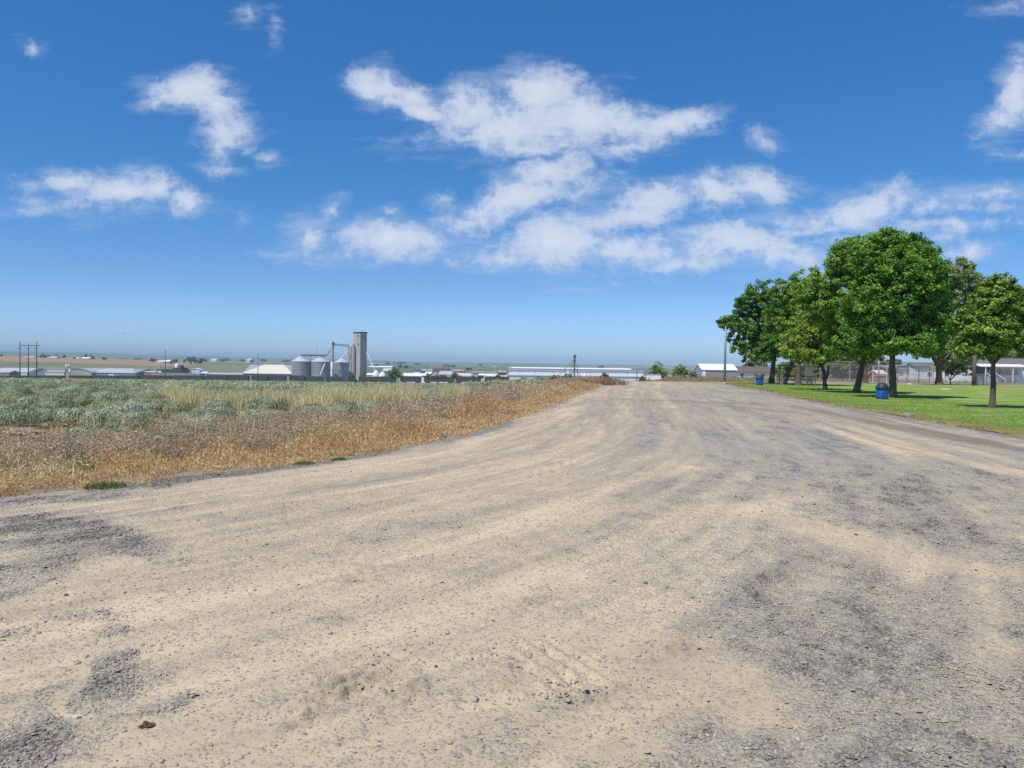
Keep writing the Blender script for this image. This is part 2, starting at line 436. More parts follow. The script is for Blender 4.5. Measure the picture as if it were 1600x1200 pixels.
def lane(x, y):
    a = sum(np.interp(y + d_, _ax, _av) for d_ in (-1.8, -.9, 0, .9, 1.8)) / 5; b_ = np.interp(y, [-20, 0, 18, 40, 67, 100], [11, 11.6, 12.2, 14.5, 18.6, 22])
    return (x - a) / (b_ - a)
def ell(px, py, items, soft=.35):
    o = np.zeros_like(px)
    for (cx, cy, rx, ry, ang, w) in items:
        ca, sa = math.cos(R(ang)), math.sin(R(ang))
        dx, dy = px - cx, -(py - cy)
        X_, Y_ = (dx * ca + dy * sa) / rx, (-dx * sa + dy * ca) / ry
        o = np.maximum(o, w * (1 - sst(1 - soft, 1 + soft, np.sqrt(X_ * X_ + Y_ * Y_))))
    return o
# where the chips lie, mapped once from the ground plan of the photo
GRAV = [(90,845,190,38,-3,1),(40,900,110,30,8,0.85),(140,988,55,22,0,0.9),(20,1010,60,28,10,0.6),(195,1050,105,26,12,0.95),(110,1120,95,38,22,1),(20,1165,75,45,25,1),(250,1085,60,20,10,0.7),
        (60,785,160,10,4,0.95),(330,745,230,9,8,0.95),(560,712,150,7,10,0.75),(740,680,75,6,18,0.85),(880,625,40,5,25,0.6),(620,840,120,12,6,0.5),(420,850,110,13,8,0.45),
        (560,965,70,8,4,0.5),(430,1020,100,14,8,0.35),(1000,800,190,38,6,0.42),(1050,860,160,60,5,0.62),(1180,760,130,70,-20,0.78),(1350,790,260,38,-14,0.78),(1500,730,200,34,-14,0.75),
        (1250,940,190,60,-5,0.75),(1340,1000,150,60,10,0.78),(1180,1035,75,26,4,0.78),(1430,1080,190,50,0,0.5),(1520,860,110,10,-14,0.78),(1390,1190,110,26,0,0.78),(1560,1080,45,45,0,0.7),
        (880,1130,80,30,20,0.45),(800,1180,60,30,0,0.35),(980,860,110,20,8,0.5),(930,950,160,32,8,0.42),(1120,1000,60,30,0,0.7),(1180,1075,60,14,-10,0.6),(1100,690,180,60,-10,0.75),(1250,680,260,26,-18,0.78),(1000,640,100,40,0,0.55),(1150,630,160,20,-8,0.78)]
SAND = [(1000,1060,140,42,-4,1),(1110,1120,190,60,-10,1),(1000,1170,150,50,0,.8),(1340,850,110,26,-14,1),(1490,900,160,26,-8,.9),(1080,740,30,14,0,.5),(900,800,70,20,5,.5),(1560,1000,60,60,0,.5),
        (1150,790,80,10,10,.5),(600,1060,200,14,8,.5),(400,930,220,12,8,.5),(640,1000,260,12,8,.5),(240,880,90,8,5,.6),(60,950,90,10,3,.6),(90,1075,80,12,0,.7),(1440,705,110,6,-16,1),(1530,728,130,6,-12,1),(1350,690,60,5,-20,.6)]
WET = [(1515,688,120,5,-11,1),(1380,665,80,4,-12,.85),(1290,646,70,3.5,-12,.8),(1180,640,70,2,-6,.6),(1430,668,100,3,-13,.5),(1230,655,70,2.5,-12,.5),(1080,628,120,2,-2,.6),(1150,614,60,1.6,-4,.4)]
def lot_masks(x, y):
    z0 = np.zeros_like(x)
    px, py = proj(x + .35 * (fbm(x * 1.3, y * .9, 12, 4) - .5) * 2, y + .9 * (fbm(x * 1.1 + 9, y * .8, 13, 4) - .5) * 2, z0)
    ln = lane(x, y)
    st = fbm(ln * 26, y * .22, 21, 5, .6); st2 = fbm(ln * 90, y * .5 + 4, 22, 4, .6)
    n1 = fbm(x * 3.1, y * 2.2, 23, 5, .65)
    g = ell(px, py, GRAV, .5)
    sd_ = ell(px, py, SAND, .45)
    basew = .20 + .52 * sst(820, 1180, px + 120 * (fbm(x * .3, y * .2, 19, 3) - .5)) + .04 * sst(20, 40, y)
    gm = np.maximum(basew * 1.0, g * 1.0) - .78 * sd_ * (g < .86)
    sp_ = fbm(x * 7.5, y * 4.5, 24, 3, .6); dry = sst(900, 500, px) * .25
    gm = gm + (st - .5) * .58 + (st2 - .5) * .50 + (n1 - .5) * .7 + (sp_ - .5) * .6
    # wheel tracks: pairs of packed lines that follow the way cars drive
    tr = np.zeros_like(x)
    for i_, l0 in enumerate((.08, .27, .40, .52, .66, .80)):
        c_ = l0 + .03 * np.sin(y * .05 + i_ * 2.1) + .008 * np.sin(y * .2 + i_)
        sep = 1.65 / np.maximum(xR(y) - xL(y), 6); wd_ = .20 / np.maximum(xR(y) - xL(y), 6)
        for s_ in (0, 1): tr = tr + np.exp(-((ln - c_ - s_ * sep) / wd_) ** 2)
    tr = tr * sst(.25, .6, fbm(ln * 5, y * .12, 27, 3))
    gm = gm - .16 * tr
    near_edge = sst(.9, .1, x - xL(y)) * .5 + sst(1.5, .2, xR(y) - x) * .3
    gm = gm + near_edge
    wet = ell(px, py, WET, .6) * sst(.3, .6, st2 + n1 * .3 + .1)
    warm = sst(1150, 500, px) * sst(8, 30, y) * .8 + .35 * fbm(x * .3, y * .2, 29, 3)
    return gm, st - .22 * tr, st2, n1, wet, warm, px, py
gm, st, st2, n1, wet, warm, px, py = lot_masks(x, y)
gk = np.clip(.08 + .70 * sst(-.05, .95, gm) + .22 * sst(.75, 1.15, gm), 0, 1); tone = np.clip(.46 + (st - .5) * .85 + (st2 - .5) * 1.1, 0, 1)
# relief: ruts, churned spots and tread prints pressed into the dust
z = H(x, y) + .012
z = z + .022 * (st - .5) * sst(200, 60, y) + .010 * (st2 - .5) + .006 * (n1 - .5) + .03 * (fbm(x * .35, y * .3, 61, 3) - .5)
fine_n = fbm(x * 22, y * 22, 71, 3, .6); mid_n = fbm(x * 7, y * 7, 72, 3, .6)
nearw = sst(14, 5, y)
z = z + nearw * ((fine_n - .5) * (.006 + .014 * gk) + (mid_n - .5) * .008)
TREAD = [(560,1100,120,44,28,38,50),(640,1060,90,30,30,42,50),(590,790,40,14,0,60,80),(470,788,30,12,0,55,90),(780,1070,70,12,4,5,90),(960,1110,90,14,6,6,60),(1040,1045,100,16,3,4,80),(860,735,40,10,20,70,40),(900,1090,60,20,-35,-40,60),(1090,1135,70,10,4,4,60)]
for (cx, cy, rx, ry, ang, ridge_ang, fq) in TREAD:
    w = ell(px, py, [(cx, cy, rx, ry, ang, 1)], .5)
    dd = CAM_Z * FPX / (cy - 566)
    a_ = R(ridge_ang)
    # ridges run along ridge_ang in the picture; the ground direction that shows so
    gx, gy = math.cos(a_), math.sin(a_) * dd / CAM_Z
    l_ = math.hypot(gx, gy); nx_, ny_ = -gy / l_, gx / l_
    ph = (x * nx_ + y * ny_) * fq + 2 * fbm(x * 3, y * 3, 5, 2)
    z = z + w * (np.sin(ph) * .011 - .006)
for (cx, cy, rx, ry) in [(1010,1052,60,14),(570,1120,90,26),(490,1150,50,16),(850,1095,50,14),(930,1128,50,10),(860,980,60,14),(560,880,50,12),(640,1150,60,14)]:
    w = ell(px, py, [(cx, cy, rx, ry, 8, 1)], .6)
    z = z + w * ((fbm(x * 16, y * 16, 81, 4, .6) - .5) * .075 + .004)
    tone = np.clip(tone + w * .35, 0, 1)
# sink the rim into the soil
rim = np.minimum(x - xL(y), xR(y) - x)
z = z - .10 * sst(.22, -.02, rim) * (y < 145)
zlot = z
A = np.stack([gk, np.clip(warm, 0, 1), np.clip(wet, 0, 1), np.clip(tone + (mid_n - .5) * .5, 0, 1)], 1)
m, nt, p, out = newmat('gravel_and_dust')
at_ = mnode(nt, 'ShaderNodeAttribute', attribute_name='Mask'); sp = mnode(nt, 'ShaderNodeSeparateColor', {0: at_.outputs['Color']})
tcn = mnode(nt, 'ShaderNodeTexCoord')
fl = mnode(nt, 'ShaderNodeMapping', {'Vector': tcn.outputs['Object'], 'Scale': (1, 1, 0)}).outputs[0]
v1 = mnode(nt, 'ShaderNodeTexVoronoi', {'Vector': fl, 'Scale': 42, 'Randomness': 1.0})
v2 = mnode(nt, 'ShaderNodeTexVoronoi', {'Vector': fl, 'Scale': 95, 'Randomness': 1.0})
nn = mnode(nt, 'ShaderNodeTexNoise', {'Vector': fl, 'Scale': 60, 'Detail': 8, 'Roughness': .75})
nb = mnode(nt, 'ShaderNodeTexNoise', {'Vector': fl, 'Scale': 1.7, 'Detail': 6, 'Roughness': .6})
s1 = mnode(nt, 'ShaderNodeSeparateColor', {0: v1.outputs['Color']}); s2 = mnode(nt, 'ShaderNodeSeparateColor', {0: v2.outputs['Color']})
sand = mmix(nt, sp.outputs[1], (.555, .46, .318), (.60, .47, .345))
sand = mmix(nt, .35, sand, mmix(nt, nb.outputs[0], (.62, .62, .62), (1.35, 1.33, 1.3)), 'MULTIPLY')
sand = mmix(nt, .45, sand, mmix(nt, nn.outputs[0], (.35, .34, .33), (1.6, 1.6, 1.6)), 'MULTIPLY')
sand = mmix(nt, .75, sand, mmix(nt, at_.outputs['Alpha'], (1.22, 1.20, 1.16), (.66, .66, .66)), 'MULTIPLY')
stone = mmix(nt, s1.outputs[0], (.11, .117, .118), (.44, .442, .43))
stone2 = mmix(nt, s2.outputs[0], (.12, .12, .115), (.46, .44, .39))
stone = mmix(nt, .5, stone, stone2)
dst = mnode(nt, 'ShaderNodeMapRange', {'Value': sp.outputs[0], 'From Min': .45, 'From Max': .95, 'To Min': .55, 'To Max': .12})
stone = mmix(nt, dst.outputs[0], stone, sand)
stone = mmix(nt, mnode(nt, 'ShaderNodeMapRange', {'Value': sp.outputs[0], 'From Min': .8, 'From Max': 1.0}).outputs[0], stone, mmix(nt, 1.0, stone, (.74, .75, .76), 'MULTIPLY'))
# a chip shows where the cell's own number falls under the chip share
share = mnode(nt, 'ShaderNodeMath', {0: sp.outputs[0], 1: .90}, operation='MULTIPLY')
c1 = mnode(nt, 'ShaderNodeMath', {0: share.outputs[0], 1: s1.outputs[1]}, operation='SUBTRACT')
c1 = mnode(nt, 'ShaderNodeMapRange', {'Value': c1.outputs[0], 'From Min': -.02, 'From Max': .05})
sh2 = mnode(nt, 'ShaderNodeMath', {0: sp.outputs[0], 1: .85, 2: .09}, operation='MULTIPLY_ADD')
c2 = mnode(nt, 'ShaderNodeMath', {0: sh2.outputs[0], 1: s2.outputs[1]}, operation='SUBTRACT')
c2 = mnode(nt, 'ShaderNodeMapRange', {'Value': c2.outputs[0], 'From Min': -.02, 'From Max': .05})
cm = mnode(nt, 'ShaderNodeMath', {0: c1.outputs[0], 1: c2.outputs[0]}, operation='MAXIMUM')
col = mmix(nt, cm.outputs[0], sand, stone)
col = mmix(nt, mnode(nt, 'ShaderNodeMath', {0: sp.outputs[2], 1: .62}, operation='MULTIPLY').outputs[0], col, (.20, .135, .09))
nt.links.new(col, p.inputs['Base Color']); p.inputs['Roughness'].default_value = .92; p.inputs['Specular IOR Level'].default_value = .2
hv = mnode(nt, 'ShaderNodeMath', {0: v1.outputs['Distance'], 1: -1.0, 2: 1.0}, operation='MULTIPLY_ADD')
hv2 = mnode(nt, 'ShaderNodeMath', {0: hv.outputs[0], 1: cm.outputs[0]}, operation='MULTIPLY')
hh = mnode(nt, 'ShaderNodeMath', {0: nn.outputs[0], 1: .55, 2: hv2.outputs[0]}, operation='MULTIPLY_ADD')
b = mnode(nt, 'ShaderNodeBump', {'Height': hh.outputs[0], 'Strength': .9, 'Distance': .018}); nt.links.new(b.outputs[0], p.inputs['Normal'])
lot = mesh_np('gravel_lot', np.stack([x, y, z], 1), grid_faces(*LXg.shape)[:, ::-1] if False else grid_faces(*LXg.shape), m, attrs={'Mask': A}, smooth=True)
tag(lot, 'wide unpaved lot of tan dust and grey gravel running up to the crest', kind='structure')

# surface height of the lot for things lying on it
def lot_z(xq, yq):
    gm, st, st2, n1, _, _, _, _ = lot_masks(xq, yq)
    return H(xq, yq) + .012 + .022 * (st - .5) + .010 * (st2 - .5) + .006 * (n1 - .5) + .03 * (fbm(xq * .35, yq * .3, 61, 3) - .5), gm

# loose stone chips, real geometry near the camera
OCT = np.array([(1, 0, 0), (-1, 0, 0), (0, 1, 0), (0, -1, 0), (0, 0, 1), (0, 0, -1), (.62, .62, .5), (-.6, .55, .55), (.5, -.6, .55), (-.6, -.6, .45)], float)
OCTF = np.array([(6, 0, 2), (6, 2, 4), (6, 4, 0), (7, 2, 1), (7, 4, 2), (7, 1, 4), (8, 3, 0), (8, 0, 4), (8, 4, 3), (9, 1, 3), (9, 3, 4), (9, 4, 1)])
nst = 800000
yq = np.exp(rng.uniform(math.log(1.9), math.log(15), nst)); xq = rng.uniform(-.82, .82, nst) * (yq + .4)
xq, yq = np.asarray(xq), np.asarray(yq)
keep = (xq > xL(yq) + .02) & (xq < xR(yq)); xq, yq = xq[keep], yq[keep]
zq, gq = lot_z(xq, yq)
pk = (sst(.34, 1.02, gq) ** 1.3 * .92 + .045) * sst(14.5, 7, yq)
keep = rng.uniform(0, 1, len(xq)) < pk * np.clip((yq / 5) ** 1.1, .34, 1); xq, yq, zq, gq = xq[keep], yq[keep], zq[keep], gq[keep]
if len(xq) > 190000: xq, yq, zq, gq = xq[:190000], yq[:190000], zq[:190000], gq[:190000]
n = len(xq); print('chips', n)
sz = .0052 * np.exp(rng.normal(0, .40, n)) * (1 + .45 * sst(.7, 1.3, gq)) * (1 + .05 * yq)
an = rng.uniform(0, 6.283, n); asp = rng.uniform(.5, 1, n); hz = rng.uniform(.25, .6, n)
P = OCT[None] * (1 + rng.uniform(-.28, .28, (n, 10, 3)))
P = P * np.stack([sz, sz * asp, sz * hz], 1)[:, None, :]
tx = rng.normal(0, .25, (n, 1)); P[:, :, 2] += P[:, :, 0] * tx
X_ = P[:, :, 0] * np.cos(an)[:, None] - P[:, :, 1] * np.sin(an)[:, None]; Y_ = P[:, :, 0] * np.sin(an)[:, None] + P[:, :, 1] * np.cos(an)[:, None]
V = np.stack([X_ + xq[:, None], Y_ + yq[:, None], P[:, :, 2] + (zq + sz * .12)[:, None]], -1).reshape(-1, 3)
Fc = (OCTF[None] + (np.arange(n) * 10)[:, None, None]).reshape(-1, 3)
cc = np.array([.20, .20, .195])[None] * rng.uniform(.45, 1.6, (n, 1)) * (1 - .38 * sst(.75, 1.1, gq))[:, None] + np.array([.05, .035, .01])[None] * rng.uniform(0, 1.6, (n, 1))
q_ = rng.uniform(0, 1, n); q_[(sz > .011) & (q_ < .012)] = .5; cc[q_ < .10] = np.array([.33, .275, .2]); cc[q_ < .006] = np.array([.66, .63, .56]); cc[(q_ > .006) & (q_ < .012)] = np.array([.26, .18, .13])
dusty = (.05 + sst(1.1, .5, gq) * .62)[:, None]; cc = cc * (1 - dusty) + np.array([.42, .35, .26]) * dusty
m, nt, p, out = newmat('stone_chip'); a = mnode(nt, 'ShaderNodeAttribute', attribute_name='Col'); nt.links.new(a.outputs['Color'], p.inputs['Base Color']); p.inputs['Roughness'].default_value = .85
gr = mesh_np('gravel', V, Fc, m, attrs={'Col': np.repeat(cc, 10, 0)})
tag(gr, 'loose blue grey stone chips scattered over the dusty lot', 'gravel', kind='stuff')

# a few single stones and clods one can point at
def rock(name, label, cat, px_, py_, size, col, group=None, seed=0, flat=.6, rough=0):
    d = ray(px_, py_); t = -CAM_Z / d[2]; X, Y = d[0] * t, d[1] * t
    import bmesh
    bm = bmesh.new(); bmesh.ops.create_icosphere(bm, subdivisions=3, radius=size)
    rr = np.random.default_rng(seed)
    off = rr.uniform(-9, 9, 3)
    for v in bm.verts:
        c_ = v.co.copy(); k = 1 + .55 * (float(fbm(np.array([c_.x / size * 1.3 + off[0]]), np.array([c_.y / size * 1.3 + c_.z / size + off[1]]), 3, 4)[0]) - .5) * 1.6
        k *= 1 + rough * (rr.uniform() - .45) + rough * 1.2 * (float(fbm(np.array([c_.x / size * 4]), np.array([c_.y / size * 4 + c_.z / size * 2]), 9, 2)[0]) - .5)
        v.co = Vector((c_.x * k, c_.y * k * .8, c_.z * k * flat))
    me = bpy.data.meshes.new(name); bm.to_mesh(me); bm.free(); me.materials.append(col)
    o = bpy.data.objects.new(name, me); COL.objects.link(o); o.location = (X, Y, Hs(X, Y) + size * flat * .55); o.rotation_euler = (0, 0, seed)
    return tag(o, label, cat, group)
M_clod = surf('rusty_clod', (.20, .10, .055), .95, .4, 60, 1, 120)
M_clodd = surf('dark_clod', (.10, .065, .04), .95, .4, 60, 1, 120)
M_rock = surf('rock_grey', (.24, .24, .235), .9, .3, 20, .8, 60)
M_rockw = surf('rock_pale', (.62, .58, .5), .9, .15, 30, .5, 60)
rock('dirt_clod', 'rusty brown crumbly clod at the lower left of the lot', 'clod', 229, 1137, .030, M_clod, seed=1, flat=.5, rough=.55)
rock('dirt_clod', 'small dark brown clod on bare dust left of the dark gravel patches', 'clod', 104, 932, .019, M_clodd, seed=2)
rock('rock', 'fist sized grey rock at the gravel edge of the lawn', 'rock', 1419, 652, .16, M_rock, seed=3)
rock('rock', 'pale cream pebble on the dark gravel at the lower left', 'rock', 120, 1122, .017, M_rockw, seed=4)
rock('rock', 'whitish pebble near the middle of the lot', 'rock', 919, 894, .022, M_rockw, seed=5)
rock('rock', 'pale stone just inside the dry orange grass edge', 'rock', 382, 713, .07, M_rockw, seed=6)
rock('rock', 'pale grey rubble lump in the orange grass beyond the pale stone', 'rock', 342, 733, .06, M_rockw, seed=8)

# ------------------------------------------------------------------ lawn
yl = np.concatenate([np.arange(2, 76.01, .16)]); sl = np.concatenate([np.linspace(0, .12, 120) ** 1.0, np.linspace(.121, 1, 260)])
E = xE(yl)
wob = .28 * (fbm(yl * .7, yl * 0, 91, 4) - .5) * 2
LX_ = (E + wob)[:, None] + (165 - E)[:, None] * sl[None] ** 1.25
LY_ = np.repeat(yl[:, None], LX_.shape[1], 1)
x, y = LX_.ravel(), LY_.ravel(); off = x - xE(y)
z = H(x, y) + .03 + .02 * (fbm(x * .8, y * .8, 92, 3) - .5) - .09 * sst(.25, -.3, off)
stripe = .5 + .5 * np.sin(y * 2 * math.pi / 3.4 + .8 * fbm(x * .05, y * .05, 93, 2) * 6)
pt = fbm(x * .5, y * 1.6, 94, 5, .6)
c1_, c2_, c3_ = np.array([.17, .27, .050]), np.array([.29, .40, .09]), np.array([.50, .45, .20])
C = c1_ + (c2_ - c1_) * np.clip(.45 * stripe + .9 * (pt - .25), 0, 1)[:, None]
C = blend(C, sst(.56, .68, pt) * .45, c3_)
C = blend(C, sst(1.6, .1, off + 3.4 * (fbm(x * .8, y * .5, 95, 4) - .45)) * .85, (.33, .24, .12))
for (tx_, ty_) in [(19.75, 31.6), (20.3, 41), (21.3, 47.4), (21.6, 53), (24.5, 65), (23.6, 67), (23.6, 70)]:
    dd_ = np.hypot(x - tx_, y - ty_) + .7 * (fbm(x * 2, y * 2, 97, 3) - .5); C = blend(C, sst(.9, .4, dd_) * .75, (.20, .15, .10))
C = blend(C, sst(71, 75.5, y + 2 * (pt - .5)) * .9, (.36, .30, .2))
m, nt, p, out = newmat('mown_turf')
a = mnode(nt, 'ShaderNodeAttribute', attribute_name='Col'); tcn = mnode(nt, 'ShaderNodeTexCoord')
n1_ = mnode(nt, 'ShaderNodeTexNoise', {'Vector': tcn.outputs['Object'], 'Scale': 22, 'Detail': 8, 'Roughness': .75})
c = mmix(nt, .7, a.outputs['Color'], mmix(nt, n1_.outputs[0], (.25, .3, .2), (1.65, 1.6, 1.6)), 'MULTIPLY')
nt.links.new(c, p.inputs['Base Color']); p.inputs['Roughness'].default_value = .9; p.inputs['Specular IOR Level'].default_value = .15
b = mnode(nt, 'ShaderNodeBump', {'Height': n1_.outputs[0], 'Strength': .9, 'Distance': .05}); nt.links.new(b.outputs[0], p.inputs['Normal'])
lawn = mesh_np('lawn', np.stack([x, y, z], 1), grid_faces(*LX_.shape), m, attrs={'Col': C}, smooth=True)
tag(lawn, 'mown striped green lawn under the park trees', kind='structure')
# worn path across the lawn
xx = np.linspace(38, 150, 160); pv = []
for xi in xx:
    yc = 54 + .01 * xi + .4 * math.sin(xi * .2)
    for dy in (-.9, -.3, .3, .9):
        yy_ = yc + dy * (1 + .25 * math.sin(xi * 1.7 + dy)); pv.append((xi, yy_, Hs(xi, yy_) + .052))
M_path = surf('worn_path', (.33, .29, .22), .95, .3, 2, .4, 20)
o = mesh_np('path', pv, grid_faces(160, 4)[:, ::-1], M_path); tag(o, 'pale worn path crossing the lawn at the right', kind='structure')

# ------------------------------------------------------------------ blades
def blades(name, x, y, h, w, col, lean=.35, label='', cat='grass', z=None, seg=False, mat=None, kind='stuff', parent=None):
    n = len(x); z = H(x, y) if z is None else z
    a = rng.uniform(0, 2 * math.pi, n); l = np.abs(rng.normal(0, lean, n)) * h; la = rng.uniform(0, 2 * math.pi, n)
    dx, dy = np.cos(a) * w / 2, np.sin(a) * w / 2
    b1 = np.stack([x - dx, y - dy, z - .02], 1); b2 = np.stack([x + dx, y + dy, z - .02], 1)
    tip = np.stack([x + np.cos(la) * l, y + np.sin(la) * l, z + h], 1)
    if seg:
        mx, my, mz = x + np.cos(la) * l * .35, y + np.sin(la) * l * .35, z + h * .62
        m1 = np.stack([mx - dx * .8, my - dy * .8, mz], 1); m2 = np.stack([mx + dx * .8, my + dy * .8, mz], 1)
        V = np.stack([b1, b2, m2, m1, tip], 1).reshape(-1, 3); k = np.arange(n)[:, None] * 5
        Fc = np.concatenate([k + np.array([[0, 1, 2]]), k + np.array([[0, 2, 3]]), k + np.array([[3, 2, 4]])], 0); C = np.repeat(col, 5, 0)
    else:
        V = np.stack([b1, b2, tip], 1).reshape(-1, 3); Fc = np.arange(n * 3).reshape(-1, 3); C = np.repeat(col, 3, 0)
    o = mesh_np(name, V, Fc, mat or M_dry, attrs={'Col': C}, parent=parent)
    if label: tag(o, label, cat, kind=kind)
    return o
def vary(base, n, s=.25, alt=None, fa=.3):
    c = np.array(base)[None] * np.exp(rng.normal(0, s, (n, 1)))
    if alt is not None:
        k = rng.uniform(0, 1, n) < fa; c[k] = np.array(alt)[None] * np.exp(rng.normal(0, s, (k.sum(), 1)))
    return np.clip(c, 0, .9)
def band(n, y0, y1, o0, o1, pw=1.0):
    y = np.exp(rng.uniform(math.log(y0), math.log(y1), n)); o = o0 + (o1 - o0) * rng.uniform(0, 1, n) ** pw
    sl_ = np.interp(y, [6, 10, 14, 20, 40], [1.35, 1.3, 1.15, 1.06, 1.03])
    x = xL(y) - o * sl_
    return x, y, o
# orange cheatgrass strip
n = 190000; x, y, o = band(n, 4.5, 85, -.25, 3.6, .85)
wd = 1.2 + 1.0 * fbm(x * .5, y * .35, 41, 3) * 2.6
kp = (rng.uniform(0, 1, n) < sst(wd + .8, wd - .3, o)) & (fbm(x * 2.2, y * 2.2, 42, 3) + .25 * sst(0, .5, o) > .5)
x, y, o = x[kp], y[kp], o[kp]; n = len(x)
hh_ = (.05 + .13 * sst(0, 1.2, o)) * rng.uniform(.6, 1.5, n)
def slivers(name, x, y, zb, h, L, W, col, up=.45, K=1, label='', cat='grass', mat=None):
    x, y, zb, h = (np.repeat(q, K) for q in (x, y, zb, h)); col = np.repeat(col, K, 0); n = len(x)
    x = x + rng.normal(0, .05, n) * (K > 1); y = y + rng.normal(0, .05, n) * (K > 1)
    P0 = np.stack([x, y, zb + h * rng.uniform(0, 1, n)], 1)
    dr = rng.normal(0, 1, (n, 3)) + np.array([0, 0, up]); dr /= np.linalg.norm(dr, axis=1)[:, None]
    sd_ = np.cross(dr, rng.normal(0, 1, (n, 3))); sd_ /= np.linalg.norm(sd_, axis=1)[:, None]
    Lw = ((L + .0010 * y) * rng.uniform(.6, 1.5, n))[:, None]; Ww = (W + .0006 * y)[:, None]
    V = np.stack([P0 - sd_ * Ww / 2, P0 + sd_ * Ww / 2, P0 + dr * Lw], 1).reshape(-1, 3)
    col = np.clip(col * np.exp(rng.normal(0, .22, (n, 1))), 0, .85)
    o_ = mesh_np(name, V, np.arange(n * 3).reshape(-1, 3), mat or M_dry, attrs={'Col': np.repeat(col, 3, 0)})
    return tag(o_, label, cat, kind='stuff')
pn = fbm(x * .9, y * .6, 46, 4); pn2 = fbm(x * .45 + 5, y * .3, 47, 3)
cb = vary((.66, .41, .22), n, .17, (.68, .53, .34), .32); rk = sst(.52, .68, pn)[:, None] * .75; cb = cb * (1 - rk) + np.array([.46, .29, .18]) * rk; rk = sst(.6, .75, pn2)[:, None] * .5; cb = cb * (1 - rk) + np.array([.70, .60, .42]) * rk
hh_ = hh_ * (.5 + 1.3 * sst(.3, .7, pn)); kp = rng.uniform(0, 1, n) < sst(.28, .48, fbm(x * 1.1, y * 1.1, 48, 3) + .06); x, y, hh_, cb = x[kp], y[kp], hh_[kp], cb[kp]; n = len(x)
tl = rng.uniform(0, 1, n) < .035; blades('dry_stalks', x[tl], y[tl], rng.uniform(.18, .42, tl.sum()), np.full(tl.sum(), .009), vary((.68, .50, .30), int(tl.sum()), .2, (.5, .33, .2), .4), .45, 'bent dry stalks standing above the orange grass strip', seg=True)
slivers('dry_grass', x, y, H(x, y) - .01, hh_ * 1.1, .045, .006, cb, 1.1, 3, 'orange dry cheatgrass strip along the edge of the lot')
# tan and orange litter grass between the bushes
n = 120000; x, y, o = band(n, 8, 90, 1.5, 50, 1.5)
kp = fbm(x * .35, y * .25, 51, 4) > .41; x, y, o = x[kp], y[kp], o[kp]; n = len(x)
tone = fbm(x * .12, y * .08, 52, 3)[:, None]
cl = vary((.46, .33, .18), n, .25, (.50, .42, .27), .4) * tone * 1.5 + vary((.24, .25, .12), n, .2) * (1 - tone) * .9
slivers('dry_grass', x, y, H(x, y), (.04 + .14 * rng.uniform(0, 1, n)) * sst(200, 40, y), .05, .006, np.clip(cl, 0, .8), .9, 3, 'low tan grass between the sagebrush of the field')
# tall straw grass clumps
CL = [(-9.5, 23, .5, .8), (-8.7, 24, .6, 1.0), (-8.0, 24.5, .6, .9), (-6.1, 22.5, .6, .8), (-5.3, 23.5, .7, .9), (-4.6, 25, .5, .8), (-3.9, 26.5, .6, .8), (-3.5, 27.5, .3, .5), (-2.3, 29, .6, 1.0), (-13, 30, .8, 1), (-7, 29, .8, 1.2), (-5.3, 33, 1, 1.4)]
XS, YS = [], []
for (cx, cy, sx, sy) in CL:
    k = int(5200 * min(1.0, sx)); XS.append(rng.normal(cx, sx * .6, k)); YS.append(rng.normal(cy, sy * .6, k))
x, y = np.concatenate(XS), np.concatenate(YS)
kp = (fbm(x * 2.5, y * 2.5, 53, 2) > .47) & (x < xL(y) - 1.5); x, y = x[kp], y[kp]; n = len(x)
blades('straw_grass', x, y, rng.uniform(.35, .85, n) * (.7 + .5 * fbm(x * 1.5, y * 1.5, 54, 2)), np.full(n, .016), vary((.80, .69, .46), n, .18, (.50, .45, .25), .3), .30, 'tall pale straw grass standing in clumps among the sagebrush', seg=True)
n = 5200; y = np.exp(rng.uniform(math.log(13), math.log(48), n)); o = rng.uniform(2.0, 15, n); x = xL(y) - o * 1.1
kp = fbm(x * .3, y * .2, 57, 3) > .5; x, y = x[kp], y[kp]; n = len(x)
blades('straw_grass', x, y, rng.uniform(.35, .75, n), np.full(n, .013), vary((.62, .50, .29), n, .18, (.50, .36, .2), .3), .3, 'single tall pale stalks scattered over the field edge', seg=True)
# mauve brown weeds
n = 6800; x, y, o = band(n, 5, 80, 1.2, 6.4, 1.2)
kp = (fbm(x * .55, y * .4, 43, 3) + .2 * sst(7, 3, o) - .22 * sst(1.9, .9, o) > .46) & (rng.uniform(0, 1, n) < sst(6.4, 3.2, o) + .05); x, y, o = x[kp], y[kp], o[kp]; n = len(x)
K = 120; H_ = rng.uniform(.22, .46, n) * sst(.2, 2.6, o + .3)
N_ = n * K; st_x, st_y, st_h = np.repeat(x, K), np.repeat(y, K), np.repeat(H_, K)
a_ = rng.uniform(0, 6.283, N_); t_ = rng.uniform(.05, 1, N_) ** .8; rd = st_h * .85 * np.sqrt(rng.uniform(0, 1, N_)) * np.sqrt(np.clip(1.15 - t_ * t_, 0, 1))
bx, by = st_x + np.cos(a_) * rd, st_y + np.sin(a_) * rd; P0 = np.stack([bx, by, H(bx, by) + st_h * t_ * .95], 1)
dr = np.stack([np.cos(a_) * .6, np.sin(a_) * .6, np.full(N_, .45)], 1) + rng.normal(0, .6, (N_, 3)); dr /= np.linalg.norm(dr, axis=1)[:, None]
sd_ = np.cross(dr, rng.normal(0, 1, (N_, 3))); sd_ /= np.linalg.norm(sd_, axis=1)[:, None]
Lw = (rng.uniform(.02, .05, N_) + .0006 * by)[:, None]; Ww = (.007 + .0007 * by)[:, None]
